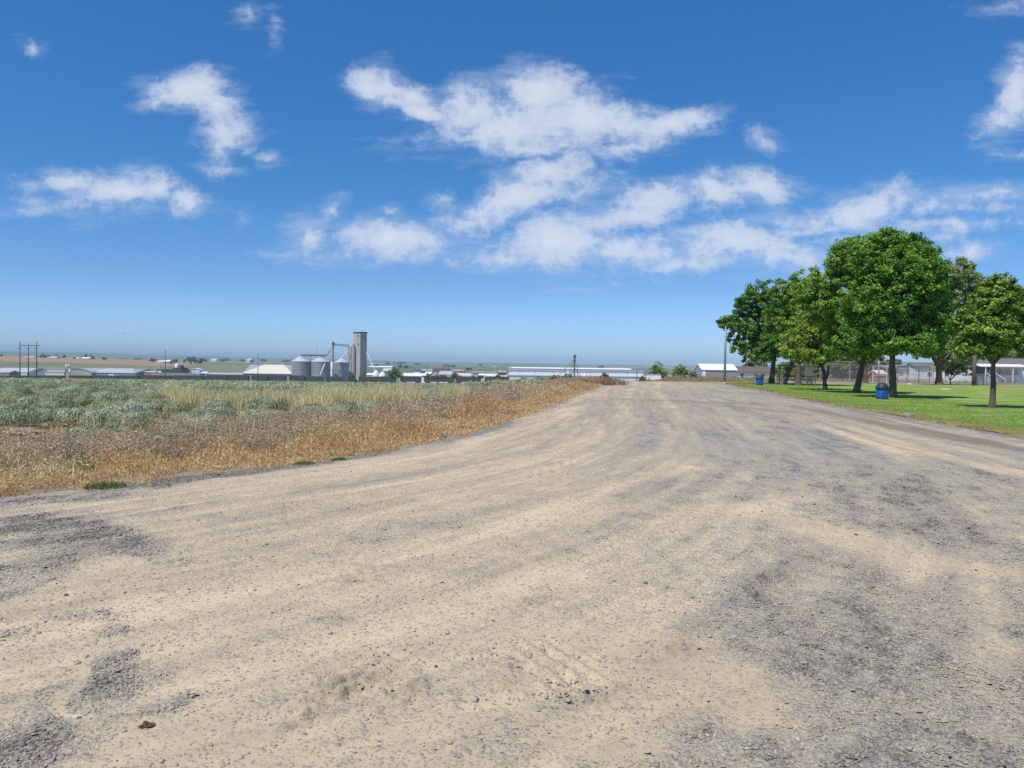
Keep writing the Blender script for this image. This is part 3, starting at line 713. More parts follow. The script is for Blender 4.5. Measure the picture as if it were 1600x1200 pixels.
V = np.stack([P0 - sd_ * Ww / 2, P0 + sd_ * Ww / 2, P0 + dr * Lw], 1).reshape(-1, 3)
cw = np.repeat(vary((.45, .36, .305), n, .13, (.52, .37, .24), .3), K, 0) * np.exp(rng.normal(0, .30, (N_, 1)))
o_ = mesh_np('weeds', V, np.arange(N_ * 3).reshape(-1, 3), M_dry, attrs={'Col': np.repeat(np.clip(cw, 0, .8), 3, 0)})
tag(o_, 'dry mauve brown bushy weeds behind the orange grass strip', 'weeds', kind='stuff')
# stems of the same weeds
kk = 2; x2, y2 = np.repeat(x, kk), np.repeat(y, kk)
blades('weed_stems', x2 + rng.normal(0, .03, n * kk), y2 + rng.normal(0, .03, n * kk), np.repeat(H_, kk) * rng.uniform(.6, 1.1, n * kk), np.full(n * kk, .008), vary((.33, .25, .19), n * kk, .2), .5, 'thin dry stems of the mauve brown weeds', 'weeds')
# green tufts
for (px_, py_, r_, h_, lb) in [(95, 735, .6, .42, 'bright green leafy weed clump low in the brown weeds, the leftmost green one'), (165, 762, .25, .12, 'small green tuft at the gravel edge near the left border'), (262, 722, .3, .30, 'small bright green tuft above the pale stones'),
                              (476, 727, .17, .10, 'dark green tuft on the edge of the lot, left of two'), (531, 720, .14, .09, 'dark green tuft on the edge of the lot, right of two'), (235, 708, .5, .45, 'olive green weed clump behind the brown weeds'), (690, 683, .12, .07, 'tiny green tuft beside the dark gravel streak'), (884, 617, .45, .12, 'low green patch far up the lot edge'), (200, 690, .35, .35, 'grey green weed clump left of the olive one'), (150, 665, .5, .45, 'olive weed standing among the sagebrush left of centre field')]:
    d = ray(px_, py_); t = -CAM_Z / d[2]; X, Y = d[0] * t, d[1] * t; k = int(900 * r_ + 250)
    a_ = rng.uniform(0, 6.283, k); q_ = r_ * np.sqrt(rng.uniform(0, 1, k)); bx, by = q_ * np.cos(a_), q_ * np.sin(a_)
    o = blades('green_weed', bx, by, h_ * rng.uniform(.4, 1.1, k) * (1 - .5 * q_ / r_), np.full(k, .016), vary((.10, .17, .045), k, .3, (.16, .2, .08), .3), .6, z=np.zeros(k), mat=M_leaf)
    tag(o, lb, 'weed'); o.location = (X, Y, Hs(X, Y))
# lawn rim blades
n = 60000; y = np.exp(rng.uniform(math.log(10), math.log(72), n)); o = rng.uniform(0, 1, n) ** 1.3 * 7; x = xE(y) + .05 + o + .2 * (fbm(y * .7, y * 0, 91, 4) - .5)
kp = (fbm(x * 2, y * 2, 96, 3) + .2 * sst(0, 1, o)) > .46; x, y, o = x[kp], y[kp], o[kp]; n = len(x)
cg = vary((.22, .34, .06), n, .15, (.32, .40, .09), .3); w_ = (sst(1.6, .1, o + 2.4 * (fbm(x * .8, y * .5, 95, 4) - .45)) * .85)[:, None]; cg = cg * (1 - w_) + np.array([.36, .27, .13]) * w_
blades('lawn_grass', x, y, rng.uniform(.02, .055, n), .006 + .0008 * y, cg, .6, 'short green grass along the rim of the lawn', z=H(x, y) + .03, mat=M_leaf)
# ------------------------------------------------------------------ sagebrush
def sage_mesh(seed, nl, R_=.55, Hh=.62, ll=.075, lw=.02):
    r = np.random.default_rng(seed)
    nb_ = 15; ca = r.uniform(0, 6.283, nb_); cr = R_ * .62 * np.sqrt(r.uniform(0, 1, nb_)); cx, cy = cr * np.cos(ca), cr * np.sin(ca)
    cz = Hh * (1 - .5 * (cr / R_) ** 2) * r.uniform(.55, .85, nb_); rad = r.uniform(.16, .27, nb_) * R_ / .55
    k = r.integers(0, nb_, nl); th = r.uniform(0, 6.283, nl); ph = np.arccos(r.uniform(-.35, 1, nl)); rr = rad[k] * r.uniform(.72, 1.06, nl)
    d = np.stack([np.sin(ph) * np.cos(th), np.sin(ph) * np.sin(th), np.cos(ph)], 1)
    P = np.stack([cx[k], cy[k], cz[k]], 1) + d * rr[:, None]; P[:, 2] = np.maximum(P[:, 2], .02)
    d2 = d * .5 + np.stack([P[:, 0] / R_, P[:, 1] / R_, P[:, 2] / Hh * .7], 1); d2 /= np.linalg.norm(d2, axis=1)[:, None]
    dr = np.array([0, 0, 1.0]) - d2 * d2[:, 2:3] + d2 * .35 + r.normal(0, .38, (nl, 3)); dr /= np.linalg.norm(dr, axis=1)[:, None]
    sd_ = np.cross(d2 + r.normal(0, .35, (nl, 3)), dr); sd_ /= np.linalg.norm(sd_, axis=1)[:, None]
    L = ll * r.uniform(.6, 1.4, nl)[:, None]; W = lw * r.uniform(.6, 1.3, nl)[:, None]
    V = np.stack([P - sd_ * W / 2, P + sd_ * W / 2, P + dr * L + sd_ * W * .2], 1).reshape(-1, 3)
    return V, np.arange(nl * 3).reshape(-1, 3), r, k
SAGEC = [(.40, .44, .31), (.35, .40, .26), (.46, .49, .38), (.38, .44, .26), (.43, .42, .30), (.30, .34, .22)]
smesh = []
for i in range(6):
    nl = 5200
    V, Fc, r, k = sage_mesh(100 + i, nl)
    c = np.array(SAGEC[i])[None] * np.exp(r.normal(0, .22, (nl, 1))) * np.exp(r.normal(0, .12, (15, 1)))[k]
    br = r.uniform(0, 1, nl) < .10; c[br] = np.array([.22, .17, .12])
    o = mesh_np('sagebrush', V, Fc, M_sage, attrs={'Col': np.repeat(np.clip(c, 0, .8), 3, 0)}, link=False)
    smesh.append(o.data)
pts = []
def try_pts(n, y0, y1, mind, umin=-.71):
    k = 0
    while k < n:
        y = math.sqrt(rng.uniform(y0 * y0, y1 * y1)); x = rng.uniform(umin * y, float(xL(y)) - 2.9)
        k += 1
        if x > float(xL(y)) - 3.0 - 2.2 * rng.uniform(): continue
        dn = float(fbm(np.array([x * .18]), np.array([y * .14]), 66, 3)[0])
        if dn < .36 + .12 * rng.uniform(): continue
        if any((abs(x - c[0]) < c[2] * 1.1 and abs(y - c[1]) < c[3] * 1.1) for c in CL) and y < 33: continue
        if any((x - a) ** 2 + (y - b) ** 2 < mind * mind for a, b, _ in pts): continue
        pts.append((x, y, 0))
# the bushes one can single out nearest the lot come first
for (px_, py_) in [(248, 652), (275, 655), (222, 650), (20, 680), (75, 668), (345, 660), (330, 665), (60, 655), (200, 672), (160, 660), (150, 672), (15, 660), (405, 642), (110, 665), (180, 640), (130, 640), (20, 640), (50, 637), (420, 650), (440, 645)]:
    d = ray(px_, py_); t = -CAM_Z / d[2]; pts.append((d[0] * t, d[1] * t, 1))
try_pts(700, 13, 28, .95); try_pts(2600, 28, 60, 1.1)
near = sorted(pts, key=lambda p: p[1])[:300]; rest = sorted(pts, key=lambda p: p[1])[300:]
SB = []
for i, (x, y, f) in enumerate(near):
    vi = int(rng.integers(0, 6)) if rng.uniform() > .35 else 0
    o = bpy.data.objects.new('sagebrush', smesh[vi]); COL.objects.link(o)
    s_ = rng.uniform(.55, .95) * (1.25 if f else 1)
    o.location = (x, y, Hs(x, y) - .03); o.scale = (s_ * rng.uniform(1.0, 1.45), s_ * rng.uniform(1.0, 1.3), s_ * rng.uniform(.72, 1.02)); o.rotation_euler = (0, 0, rng.uniform(0, 6.28))
    SB.append((o, vi, x, y))
HUE = ['grey green', 'dull green', 'silvery', 'light green', 'greyish tan', 'dark green']
LM = [(28, 'at the left border'), (70, 'below the triple power pole'), (150, 'below the arched building'), (230, 'below the pale roofed warehouse'), (300, 'below the dark plant'), (380, 'below the white block building'),
      (456, 'below the cream warehouse'), (545, 'below the grain bins'), (600, 'below the concrete elevator'), (720, 'below the leafy town tree'), (9999, 'below the far wooden poles')]
ds_ = sorted(b_[3] for b_ in SB); q1, q2, q3 = ds_[len(ds_) // 4], ds_[len(ds_) // 2], ds_[3 * len(ds_) // 4]
cls = {}
for (o, vi, x, y) in SB:
    pxo = float(proj(np.array([x]), np.array([y]), np.array([Hs(x, y)]))[0][0])
    lm = next(t for lim, t in LM if pxo < lim) 
    rw = 'in the front row' if y < q1 else 'behind the front row' if y < q2 else 'in the middle rows' if y < q3 else 'in the back rows'
    cls.setdefault((HUE[vi], rw, lm), []).append((pxo, o))
ORD = ['leftmost', 'second', 'third', 'fourth', 'fifth', 'sixth', 'seventh', 'eighth', 'ninth']
NUMW = ['', '', 'two', 'three', 'four', 'five', 'six', 'seven', 'eight', 'nine']
for (hu, rw, lm), L_ in cls.items():
    L_.sort(key=lambda t: t[0])
    for i, (_, o) in enumerate(L_):
        sfx = '' if len(L_) == 1 else (', left of two' if i == 0 else ', right of two') if len(L_) == 2 else ', %s of %s' % (ORD[min(i, 8)], NUMW[min(len(L_), 9)])
        tag(o, '%s sagebrush %s %s%s' % (hu, rw, lm, sfx), 'sagebrush', 'sagebrush bushes in the near field')
pts = []
for (n_, a_, b_, md) in [(1600, 56, 90, 1.4), (2000, 90, 150, 1.7), (2200, 150, 250, 2.2)]:
    yv = np.sqrt(rng.uniform(a_ * a_, b_ * b_, n_ * 1)); xv = np.array([rng.uniform(-.78 * q, float(xL(q)) - 5) for q in yv])
    kp = fbm(xv * .1, yv * .08, 67, 3) > .38; rest += [(a, b, 0) for a, b in zip(xv[kp], yv[kp])]
VV, CCc, off = [], [], 0
rest = np.array(rest)[:, :2]; hz_ = H(rest[:, 0], rest[:, 1])
for j in range(24):
    sel = np.arange(len(rest)) % 24 == j; n = int(sel.sum())
    nl = 190
    V, Fc, r, k = sage_mesh(300 + j, nl, .60, .66, .15, .055)
    a = rng.uniform(0, 6.283, n)[:, None]; s_ = rng.uniform(.6, 1.2, n)[:, None]
    X = (V[None, :, 0] * np.cos(a) - V[None, :, 1] * np.sin(a)) * s_ * 1.25 + rest[sel, 0][:, None]; Y = (V[None, :, 0] * np.sin(a) + V[None, :, 1] * np.cos(a)) * s_ * 1.25 + rest[sel, 1][:, None]
    Z = V[None, :, 2] * s_ * .85 + hz_[sel][:, None] - .04
    VV.append(np.stack([X, Y, Z], -1).reshape(-1, 3))
    bc = np.array(SAGEC)[rng.integers(0, 6, n)] * np.exp(rng.normal(0, .15, (n, 1)))
    CCc.append((bc[:, None, :] * np.exp(rng.normal(0, .2, (n, nl * 3, 1)))).reshape(-1, 3))
V = np.concatenate(VV); Cx = np.concatenate(CCc)
o = mesh_np('distant_sagebrush', V, np.arange(len(V)).reshape(-1, 3), M_sage, attrs={'Col': np.clip(Cx, 0, .7)})
tag(o, 'carpet of sagebrush over the far part of the field', 'sagebrush', kind='stuff')
# sage and dry brush on the right beyond the lot
def brush(n, x0, x1, y0, y1, h0, h1, col, alt, label, name='dry_brush'):
    x = rng.uniform(x0, x1, n); y = rng.uniform(y0, y1, n); hh = rng.uniform(h0, h1, n) * (.5 + fbm(x * .4, y * .4, 15, 3))
    K = 26; x2 = np.repeat(x, K) + rng.normal(0, .28, n * K); y2 = np.repeat(y, K) + rng.normal(0, .28, n * K); h2 = np.repeat(hh, K) * rng.uniform(.5, 1.1, n * K)
    blades(name, x2, y2, h2, np.full(n * K, .05), np.repeat(vary(col, n, .18, alt, .35), K, 0) * np.exp(rng.normal(0, .2, (n * K, 1))), .5, label, 'brush')
brush(900, 17, 62, 100, 150, .3, .8, (.25, .28, .20), (.34, .28, .19), 'grey green and tan brush in front of the grey shed')
brush(700, 15.5, 27, 77, 92, .10, .32, (.42, .28, .15), (.40, .32, .2), 'orange tan dry weeds on the bank where the lot ends')
brush(900, 48, 130, 90, 104, .15, .45, (.36, .30, .2), (.24, .26, .15), 'tan dry weeds behind the ball field fence')
brush(300, 4, 9, 58, 80, .25, .55, (.30, .21, .15), (.38, .27, .15), 'mauve dry weeds left of the road at the crest')

# ------------------------------------------------------------------ trees
def crown_np(lobes, nleaf, ls, base, alt, seed, clump=.42, inner=.22, pal=None):
    r = np.random.default_rng(seed)
    lobes = [list(l) for l in lobes]                    # cx,cy,cz, rx,ry,rz
    if nleaf > 9000:                                    # smaller boughs breaking the outline
        for i in range(16):
            l = lobes[int(r.integers(0, len(lobes)))]; q = r.normal(0, 1, 3); q[2] = abs(q[2]) * .8 if i % 3 else q[2]; q /= np.linalg.norm(q); f = r.uniform(.24, .42)
            lobes.append([l[0] + q[0] * l[3] * .95, l[1] + q[1] * l[4] * .95, l[2] + q[2] * l[5] * .95, l[3] * f, l[4] * f, l[5] * f * 1.25])
    lobes = np.array([[*l[:3], *(np.array(l[3:6]) * .90)] for l in lobes], float)
    vol = (lobes[:, 3] * lobes[:, 4] * lobes[:, 5]) ** (2 / 3); pr = vol / vol.sum()
    nleaf = int(nleaf * 1.7); ls *= .78; clump *= .85; nc = max(30, nleaf // 66); clump *= .88; k = r.choice(len(lobes), nc, p=pr)
    d = r.normal(0, 1, (nc, 3)); d /= np.linalg.norm(d, axis=1)[:, None]
    rad = np.where(r.uniform(0, 1, nc) < inner, r.uniform(.3, .8, nc), r.uniform(.78, 1.14, nc)); rad = np.where(r.uniform(0, 1, nc) < .07, rad + .16, rad)
    cc = lobes[k, :3] + d * lobes[k, 3:6] * rad[:, None]
    cs = clump * r.uniform(.6, 1.35, nc)
    j = r.integers(0, nc, nleaf); dd = r.normal(0, 1, (nleaf, 3)); dd /= np.linalg.norm(dd, axis=1)[:, None]
    P = cc[j] + dd * (cs[j] * r.uniform(0, 1, nleaf) ** .45)[:, None] * np.array([1, 1, .72])
    nrm = dd * .55 + np.array([0, 0, .75]) + d[j] * .35 + r.normal(0, .45, (nleaf, 3)); nrm /= np.linalg.norm(nrm, axis=1)[:, None]
    t = np.cross(nrm, r.normal(0, 1, (nleaf, 3))); t /= np.linalg.norm(t, axis=1)[:, None]; b = np.cross(nrm, t)
    L = (ls * r.uniform(.65, 1.35, nleaf))[:, None]; W = L * .85
    droop = -.25 * L * np.array([[0, 0, 1]])
    V = np.stack([P - t * L * .5, P + b * W * .5 + droop * .5, P + t * L * .55 + droop, P - b * W * .5 + droop * .5], 1).reshape(-1, 3)
    base = np.array(base) * (3.3, 2.55, 1.9); alt = np.array(alt) * (2.6, 2.3, 1.9)
    cl = np.array(base)[None] * np.exp(r.normal(0, .20, (nleaf, 1))) * np.exp(r.normal(0, .16, (nc, 1)))[j]
    am = (r.uniform(0, 1, nc) < .22)[j] & (r.uniform(0, 1, nleaf) < .8); cl[am] = np.array(alt)[None] * np.exp(r.normal(0, .2, (am.sum(), 1)))
    return V, np.arange(nleaf * 4).reshape(-1, 4), np.repeat(np.clip(cl, 0, .6), 4, 0), cc
def tree(label, px_, py_, Y, lobes_px, nleaf, ls=.16, base=(.045, .11, .022), alt=(.09, .17, .03), tr=.17, trunk_pts=None, fork=None, seed=1, cat='tree', group=None, name='tree', depth=.9, bark=None, inner=.22, clump=.42, gz=None):
    b = at(px_, py_, Y); z0 = Hs(b.x, Y) if gz is None else gz
    root = empty(name, (b.x, Y, z0), label, cat, group)
    k = Y / FPX; lb = []; r = random.Random(seed)
    for i, l in enumerate(lobes_px):
        c = at(l[0], l[1], Y); dy = l[4] if len(l) > 4 else r.uniform(-.35, .35) * l[2] * k
        lb.append((c.x - b.x, dy, c.z - z0, l[2] * k, max(l[2], l[3]) * k * depth, l[3] * k))
    V, Fc, C, cc = crown_np(lb, nleaf, ls, base, alt, seed, inner=inner, clump=clump)
    mesh_np('crown', V, Fc, M_leaf, parent=root, attrs={'Col': C})
    mb = MB()
    pts = [Vector((0, 0, -.12))]
    for (tx_, ty_) in (trunk_pts or [(px_, py_ - 30)]):
        q = at(tx_, ty_, Y); pts.append(Vector((q.x - b.x, 0, q.z - z0)))
    # finer, slightly wandering trunk with a root flare
    P2, R2 = [], []
    for i in range(len(pts) - 1):
        for s_ in range(6):
            t = s_ / 6; q = pts[i].lerp(pts[i + 1], t); P2.append(q + Vector((r.uniform(-1, 1), r.uniform(-1, 1), 0)) * tr * .07)
    P2.append(pts[-1]); top = pts[-1]
    for i in range(len(P2)):
        t = i / (len(P2) - 1); R2.append(tr * (1.0 - .38 * t) + tr * .55 * math.exp(-i * 1.1))
    mb.tube(P2, R2, 12)
    big = sorted(lb, key=lambda l: -l[3])
    for i, l in enumerate(big[:10]):
        tgt = Vector(l[:3]); mid = top.lerp(tgt, .5) + Vector((0, 0, .12 * (tgt - top).length)); 
        mb.tube([top - Vector((0, 0, .15)), top.lerp(mid, .55) + Vector((r.uniform(-.1, .1), r.uniform(-.1, .1), 0)), mid, tgt], [tr * .55, tr * .42, tr * .3, tr * .12], 7)
        for q in range(3):
            e = tgt + Vector((r.uniform(-1, 1) * l[3], r.uniform(-1, 1) * l[4], r.uniform(-.6, .9) * l[5])) * .8
            mb.tube([mid, mid.lerp(e, .5) + Vector((0, 0, .1)), e], [tr * .2, tr * .12, tr * .04], 5)
    if fork:
        q = at(*fork, Y); e = Vector((q.x - b.x, .1, q.z - z0)); s_ = pts[1].lerp(pts[0], .25)
        mb.tube([s_, s_.lerp(e, .5) + Vector((.1, 0, -.02)), e], [tr * .6, tr * .5, tr * .4], 8)
    mb.build('trunk', bark or M_bark, root, smooth=True)
    return root
G1, G1a = (.040, .105, .018), (.085, .175, .028)
YG, YGa = (.070, .130, .022), (.12, .17, .035)
ROW = 'broadleaf trees in the lawn row'
tree('small round tree with a bare dark trunk, alone on the lawn at the right', 1550, 638, 31.6,
     [(1550,470,36,30),(1525,505,30,26),(1580,500,34,28),(1550,520,46,26),(1515,540,22,16),(1590,535,26,18),(1560,450,22,20),(1600,470,24,26),(1545,545,30,14),(1605,520,22,20)], 24000, .135, (.055, .110, .020), (.10, .155, .030), .125, [(1552,600),(1552,563)], seed=11, group=ROW, depth=.95, clump=.30)
tree('largest tree with a broad rounded crown, its trunk just right of the nearer blue can', 1395, 621, 41,
     [(1397,392,40,34),(1362,398,34,34),(1436,402,30,30),(1368,420,34,32),(1428,425,36,36),(1400,455,62,48),(1352,470,42,42),(1448,468,40,40),(1380,505,52,38),(1432,510,50,38),(1352,525,34,24),(1468,500,28,32),(1400,535,50,20),(1415,380,20,18),(1458,430,22,24),(1455,540,24,16),(1380,375,16,16)], 60000, .15, G1, G1a, .21, [(1395,590),(1394,555)], seed=12, group=ROW, depth=.85)
tree('dark trunked tree leaning right, second behind the nearer blue can', 1337, 614.5, 47.4,
     [(1328,404,34,34),(1350,400,24,28),(1298,440,34,34),(1345,455,42,50),(1285,475,36,32),(1320,500,45,38),(1350,520,50,32),(1268,455,26,24),(1365,430,30,40),(1320,535,40,22),(1375,540,30,18),(1310,405,20,16)], 46000, .155, (.050, .115, .020), (.10, .18, .03), .22, [(1343,590),(1351,556)], seed=13, group=ROW)
tree('short forked tree with light yellow green leaves and a thin twisted trunk', 1290, 609.5, 53,
     [(1275,510,28,20),(1255,530,32,20),(1240,548,22,12),(1290,535,34,24),(1265,552,36,14),(1310,545,24,20),(1262,500,18,14),(1305,520,20,20)], 23000, .15, YG, YGa, .15, [(1288,592),(1288,583),(1283,570)], (1296,570), seed=14, group=ROW, depth=.8)
tree('tall tree on an upright grey trunk behind the forked tree', 1247, 602, 65,
     [(1262,440,30,26),(1285,470,30,32),(1250,470,30,30),(1268,505,36,32),(1240,505,26,26),(1280,540,32,24),(1248,545,26,18)], 22000, .19, (.060, .120, .020), (.11, .175, .03), .27, [(1248,585),(1248,568)], seed=15, group=ROW)
tree('tree on a thick grey trunk leaning to the right beside the ball field cage', 1223, 601.5, 67,
     [(1232,455,28,24),(1222,480,30,28),(1240,490,28,30),(1225,520,32,28),(1238,545,28,18)], 20000, .19, (.036, .095, .018), (.07, .14, .025), .28, [(1230,585),(1238,567)], seed=16, group=ROW)
tree('leftmost park tree with dark glossy leaves reaching over the tall pole', 1205, 599.5, 70,
     [(1192,455,24,20),(1178,475,26,22),(1160,492,26,18),(1140,505,18,12),(1185,505,34,28),(1168,528,26,22),(1200,530,30,26),(1152,543,12,10),(1185,548,34,13),(1205,480,20,24),(1172,562,14,6),(1212,552,20,12)], 27000, .20, (.034, .090, .022), (.07, .135, .035), .27, [(1207,580),(1210,560)], seed=17, group=ROW, depth=.8)
tree('hazy spreading tree with a forked trunk at the back of the lawn', 1467, 601, 79,
     [(1478,440,30,28),(1508,450,28,36),(1498,422,22,20),(1522,470,18,26),(1455,470,30,34),(1485,490,40,38),(1510,505,26,30),(1452,515,30,28),(1485,540,42,24),(1440,548,24,14),(1515,548,22,16),(1470,425,22,18),(1520,440,14,20)], 36000, .22, (.075, .125, .060), (.11, .165, .08), .36, [(1467,585),(1466,572)], seed=18, depth=.8, clump=.55)  # leaf colour paled and greyed to imitate mist hanging round this tree
tree('many stemmed small tree with drooping pale leaves beside the hazy spreading tree', 1486, 599.2, 84,
     [(1490,575,18,9),(1505,568,14,9),(1475,570,14,8),(1512,580,8,8),(1498,562,22,8)], 6000, .18, (.15, .19, .08), (.19, .23, .11), .07, [(1484,592)], (1505,572), seed=19, clump=.4)
tree('tree with a dark trunk behind the fence line, between the two biggest trunks', 1352.5, 600, 80,
     [(1352,545,26,18),(1345,525,24,18),(1365,530,22,20),(1352,560,24,8)], 9000, .22, (.04, .09, .02), (.07, .13, .03), .26, [(1352,585),(1352,570)], seed=20)
for i, (px_, Y, tp, w_, lb) in enumerate([(1262, 135, 568, 16, 'dark bush tree behind the cage'), (1292, 130, 563, 20, 'dark green tree behind the fence, left of three'), (1318, 128, 560, 22, 'dark green tree behind the fence, middle of three'), (1345, 132, 558, 20, 'dark green tree behind the fence, right of three'),
                                        (1372, 140, 556, 18, 'paler tree behind the light pole of the ball field'), (1394, 150, 560, 16, 'grey green tree behind the red shed')]):
    hm = (595 - tp) / 2
    tree(lb, px_, 596, Y, [(px_, tp + hm * .8, w_, hm * .8), (px_ - w_ * .6, tp + hm * 1.2, w_ * .7, hm * .7), (px_ + w_ * .6, tp + hm * 1.25, w_ * .7, hm * .7), (px_, tp + hm * 1.5, w_, hm * .5)], 7000, .32, (.045, .075, .030), (.08, .11, .04), .2, [(px_, 588)], seed=30 + i, clump=.7)
tree('green tree behind the blue roofed house end, left of the cage', 1224, 596, 150, [(1222,578,12,9),(1232,574,12,10),(1240,582,10,9),(1228,587,16,7)], 5000, .35, (.06, .11, .03), (.1, .15, .05), .2, [(1226,588)], seed=38, clump=.8)
tree('grey green tree rising behind the brown roofed blue house', 1178, 580, 330, [(1175,568,12,7),(1188,565,10,7),(1182,573,16,6),(1165,574,6,5)], 4000, .7, (.06, .09, .045), (.09, .12, .06), .35, [(1178,576)], seed=39, clump=1.3)
tree('tree showing above the roof of the house with the white awning, left one', 1562, 575, 150, [(1562,556,13,9),(1552,561,10,7)], 3500, .35, (.06, .10, .045), (.09, .14, .06), .3, [(1562,566)], seed=40, clump=.8)
tree('tree showing above the roof of the house with the white awning, right one', 1583, 575, 155, [(1583,556,11,8),(1592,562,7,6)], 3000, .35, (.06, .10, .045), (.09, .14, .06), .3, [(1583,566)], seed=41, clump=.8)
# trees and bushes at the end of the road and in the town
def ftree(label, x0, x1, y0, y1, Y, base=(.06, .10, .04), alt=(.09, .13, .05), n=3500, seed=1, cat='tree', name='tree', trunk=True):
    cx, w, h = (x0 + x1) / 2, (x1 - x0) / 2, (y1 - y0) / 2; cy = (y0 + y1) / 2; k = Y / FPX
    rr = random.Random(seed * 7 + 1)
    lob = [(cx, y0 + h * .7, w * .52, h * .68), (cx - w * .48, cy + h * .15, w * .5, h * .6), (cx + w * .48, cy + h * rr.uniform(0, .3), w * .5, h * .6), (cx, cy + h * .45, w * .8, h * .5), (cx + w * rr.uniform(-.4, .4), cy, w * .6, h * .7)]
    return tree(label, cx, y1, Y, lob, n, max(.12, .75 * 1.56 * k), base, alt, max(.05, w * k * .06), [(cx, y1 - h * .4)], seed=seed, cat=cat, name=name, clump=max(.16, w * k * .22), inner=.3, gz=at(cx, y1 + 1, Y).z)
ftree('bright green rounded tree at the left end of the road', 1012, 1043, 564, 597, 130, (.06, .11, .035), (.1, .16, .05), 8000, 51)
ftree('dense green tree right of the white trailer', 1048, 1077, 568, 594, 135, (.055, .09, .035), (.09, .125, .05), 7000, 52)
ftree('low green bush joined to the dense tree on its right', 1074, 1090, 578, 594, 135, (.06, .09, .04), (.09, .12, .05), 3000, 53, 'bush', 'bush')
ftree('dark round shrub beside the pole at the end of the road', 998, 1010, 587, 599, 105, (.07, .09, .05), (.1, .12, .07), 3000, 54, 'bush', 'bush')
ftree('dark upright juniper shrub left of where the road drops away', 936, 952, 580, 597, 100, (.055, .08, .045), (.08, .11, .06), 4500, 55, 'bush', 'bush')
ftree('small dark shrub hugging the juniper on its right', 950, 958, 589, 598, 100, (.06, .07, .045), (.09, .1, .06), 1500, 56, 'bush', 'bush')
ftree('low green bush in front of the long white building, left of three', 832, 849, 587, 596, 200, (.07, .11, .035), (.11, .14, .05), 2500, 57, 'bush', 'bush')
ftree('low green bush in front of the long white building, middle of three', 856, 877, 585, 596, 200, (.08, .12, .035), (.12, .15, .05), 3000, 58, 'bush', 'bush')
ftree('grey green bush in front of the long white building, right of three', 878, 897, 583, 596, 205, (.07, .09, .05), (.1, .12, .07), 3000, 59, 'bush', 'bush')
ftree('dark tree behind the roof of the long white building', 932, 946, 571, 580, 900, (.03, .055, .03), (.05, .08, .04), 1500, 60)
ftree('leafy green tree right of the white hopper tanks', 606, 628, 571, 592, 430, (.06, .10, .035), (.09, .13, .05), 4500, 61)
ftree('small green bush at the foot of the leafy tree right of the tanks', 620, 631, 580, 592, 430, (.06, .10, .035), (.09, .13, .05), 1500, 62, 'bush', 'bush')
for i, (a, b_, t_, lb) in enumerate([(661, 678, 583.5, 'leftmost dark bush of the clump before the white sheds'), (674, 688, 585, 'middle dark bush of the clump before the white sheds'), (684, 698, 584, 'right dark bush of the clump before the white sheds'), (701, 718, 582, 'dark ragged tree right of the clump of dark bushes'), (736, 745, 586.5, 'low dark hedge bush left of the wooden poles'), (745, 756, 586, 'low dark hedge bush under the wooden poles'), (773, 784, 585, 'dark low bush left of the long white building')]):
    ftree(lb, a, b_, t_, 591.5, 420, (.05, .085, .035), (.075, .11, .045), 1800, 70 + i, 'bush', 'bush')
ftree('dark green bush among the sagebrush below the quonset building', 80, 100, 589.5, 600, 95, (.04, .075, .02), (.10, .13, .04), 3500, 80, 'bush', 'bush')
ftree('bush at the base of the concrete elevator, left one', 545, 556, 582, 591, 470, (.05, .08, .04), (.07, .1, .05), 1500, 81, 'bush', 'bush')
ftree('bush at the base of the concrete elevator, right one', 561, 571, 583, 591, 470, (.05, .08, .04), (.07, .1, .05), 1500, 82, 'bush', 'bush')
HT = (.035, .055, .035)
for i, (a, b_, t_, bt, Y, lb) in enumerate([(62, 76, 552, 560, 1500, 'dark farm tree on the skyline right of the triple power pole'), (74, 84, 553.5, 560, 1500, 'dark farm tree beside the first on the left skyline'), (84, 92, 553, 559.5, 1500, 'dark farm tree left of the small pale barn roof'), (97, 103, 553.5, 559, 1550, 'lone small tree on the left skyline'),
        (128, 139, 553, 560.5, 1500, 'dark round tree behind the white farmhouse'), (138, 145, 554, 561, 1500, 'dark tree right of the white farmhouse'), (142, 150, 557, 562.5, 1450, 'small dark tree right of the white farmhouse, lower one'), (158, 167, 557, 562, 1500, 'small round tree on the brown hill'),
        (232, 247, 559, 565, 1450, 'pair of low dark trees left of the single pole'), (265, 280, 560, 566, 1450, 'low dark tree right of the single pole'), (285, 312, 555, 567, 1150, 'big round dark tree above the green field'), (303, 322, 559, 567, 1150, 'dark tree overlapping the big round tree on its right'), (112, 122, 558.5, 562, 1450, 'dark hedge tree left of the white farmhouse'),
        (0, 5, 553, 557, 1700, 'small dark tree at the left border of the skyline')]):
    ftree(lb, a, b_, t_, bt + .8, Y, HT, (.05, .075, .045), 1200, 90 + i)
FT = ['right of the small round hill tree', 'in a low row above the long pale roofed warehouse', 'in a second low row left of the single tall pole', 'left of the tiny white building on the plain', 'behind the tiny white building on the plain', 'right of the tiny white building on the plain',
      'at the second tiny white building', 'right of the second tiny white building', 'just left of the grain bins', 'just right of the concrete elevator', 'on the skyline right of the elevator', 'above the leafy town tree', 'right above the leafy town tree', 'row on the skyline above the leafy tree', 'on the skyline above the white warehouse', 'behind the brown roofed building',
      'right of the brown roofed building', 'near the red masts', 'left below the brown roofed building', 'on the skyline above the wooden poles', 'left of the dark elevator mast', 'beyond the grey shed with the white roof']
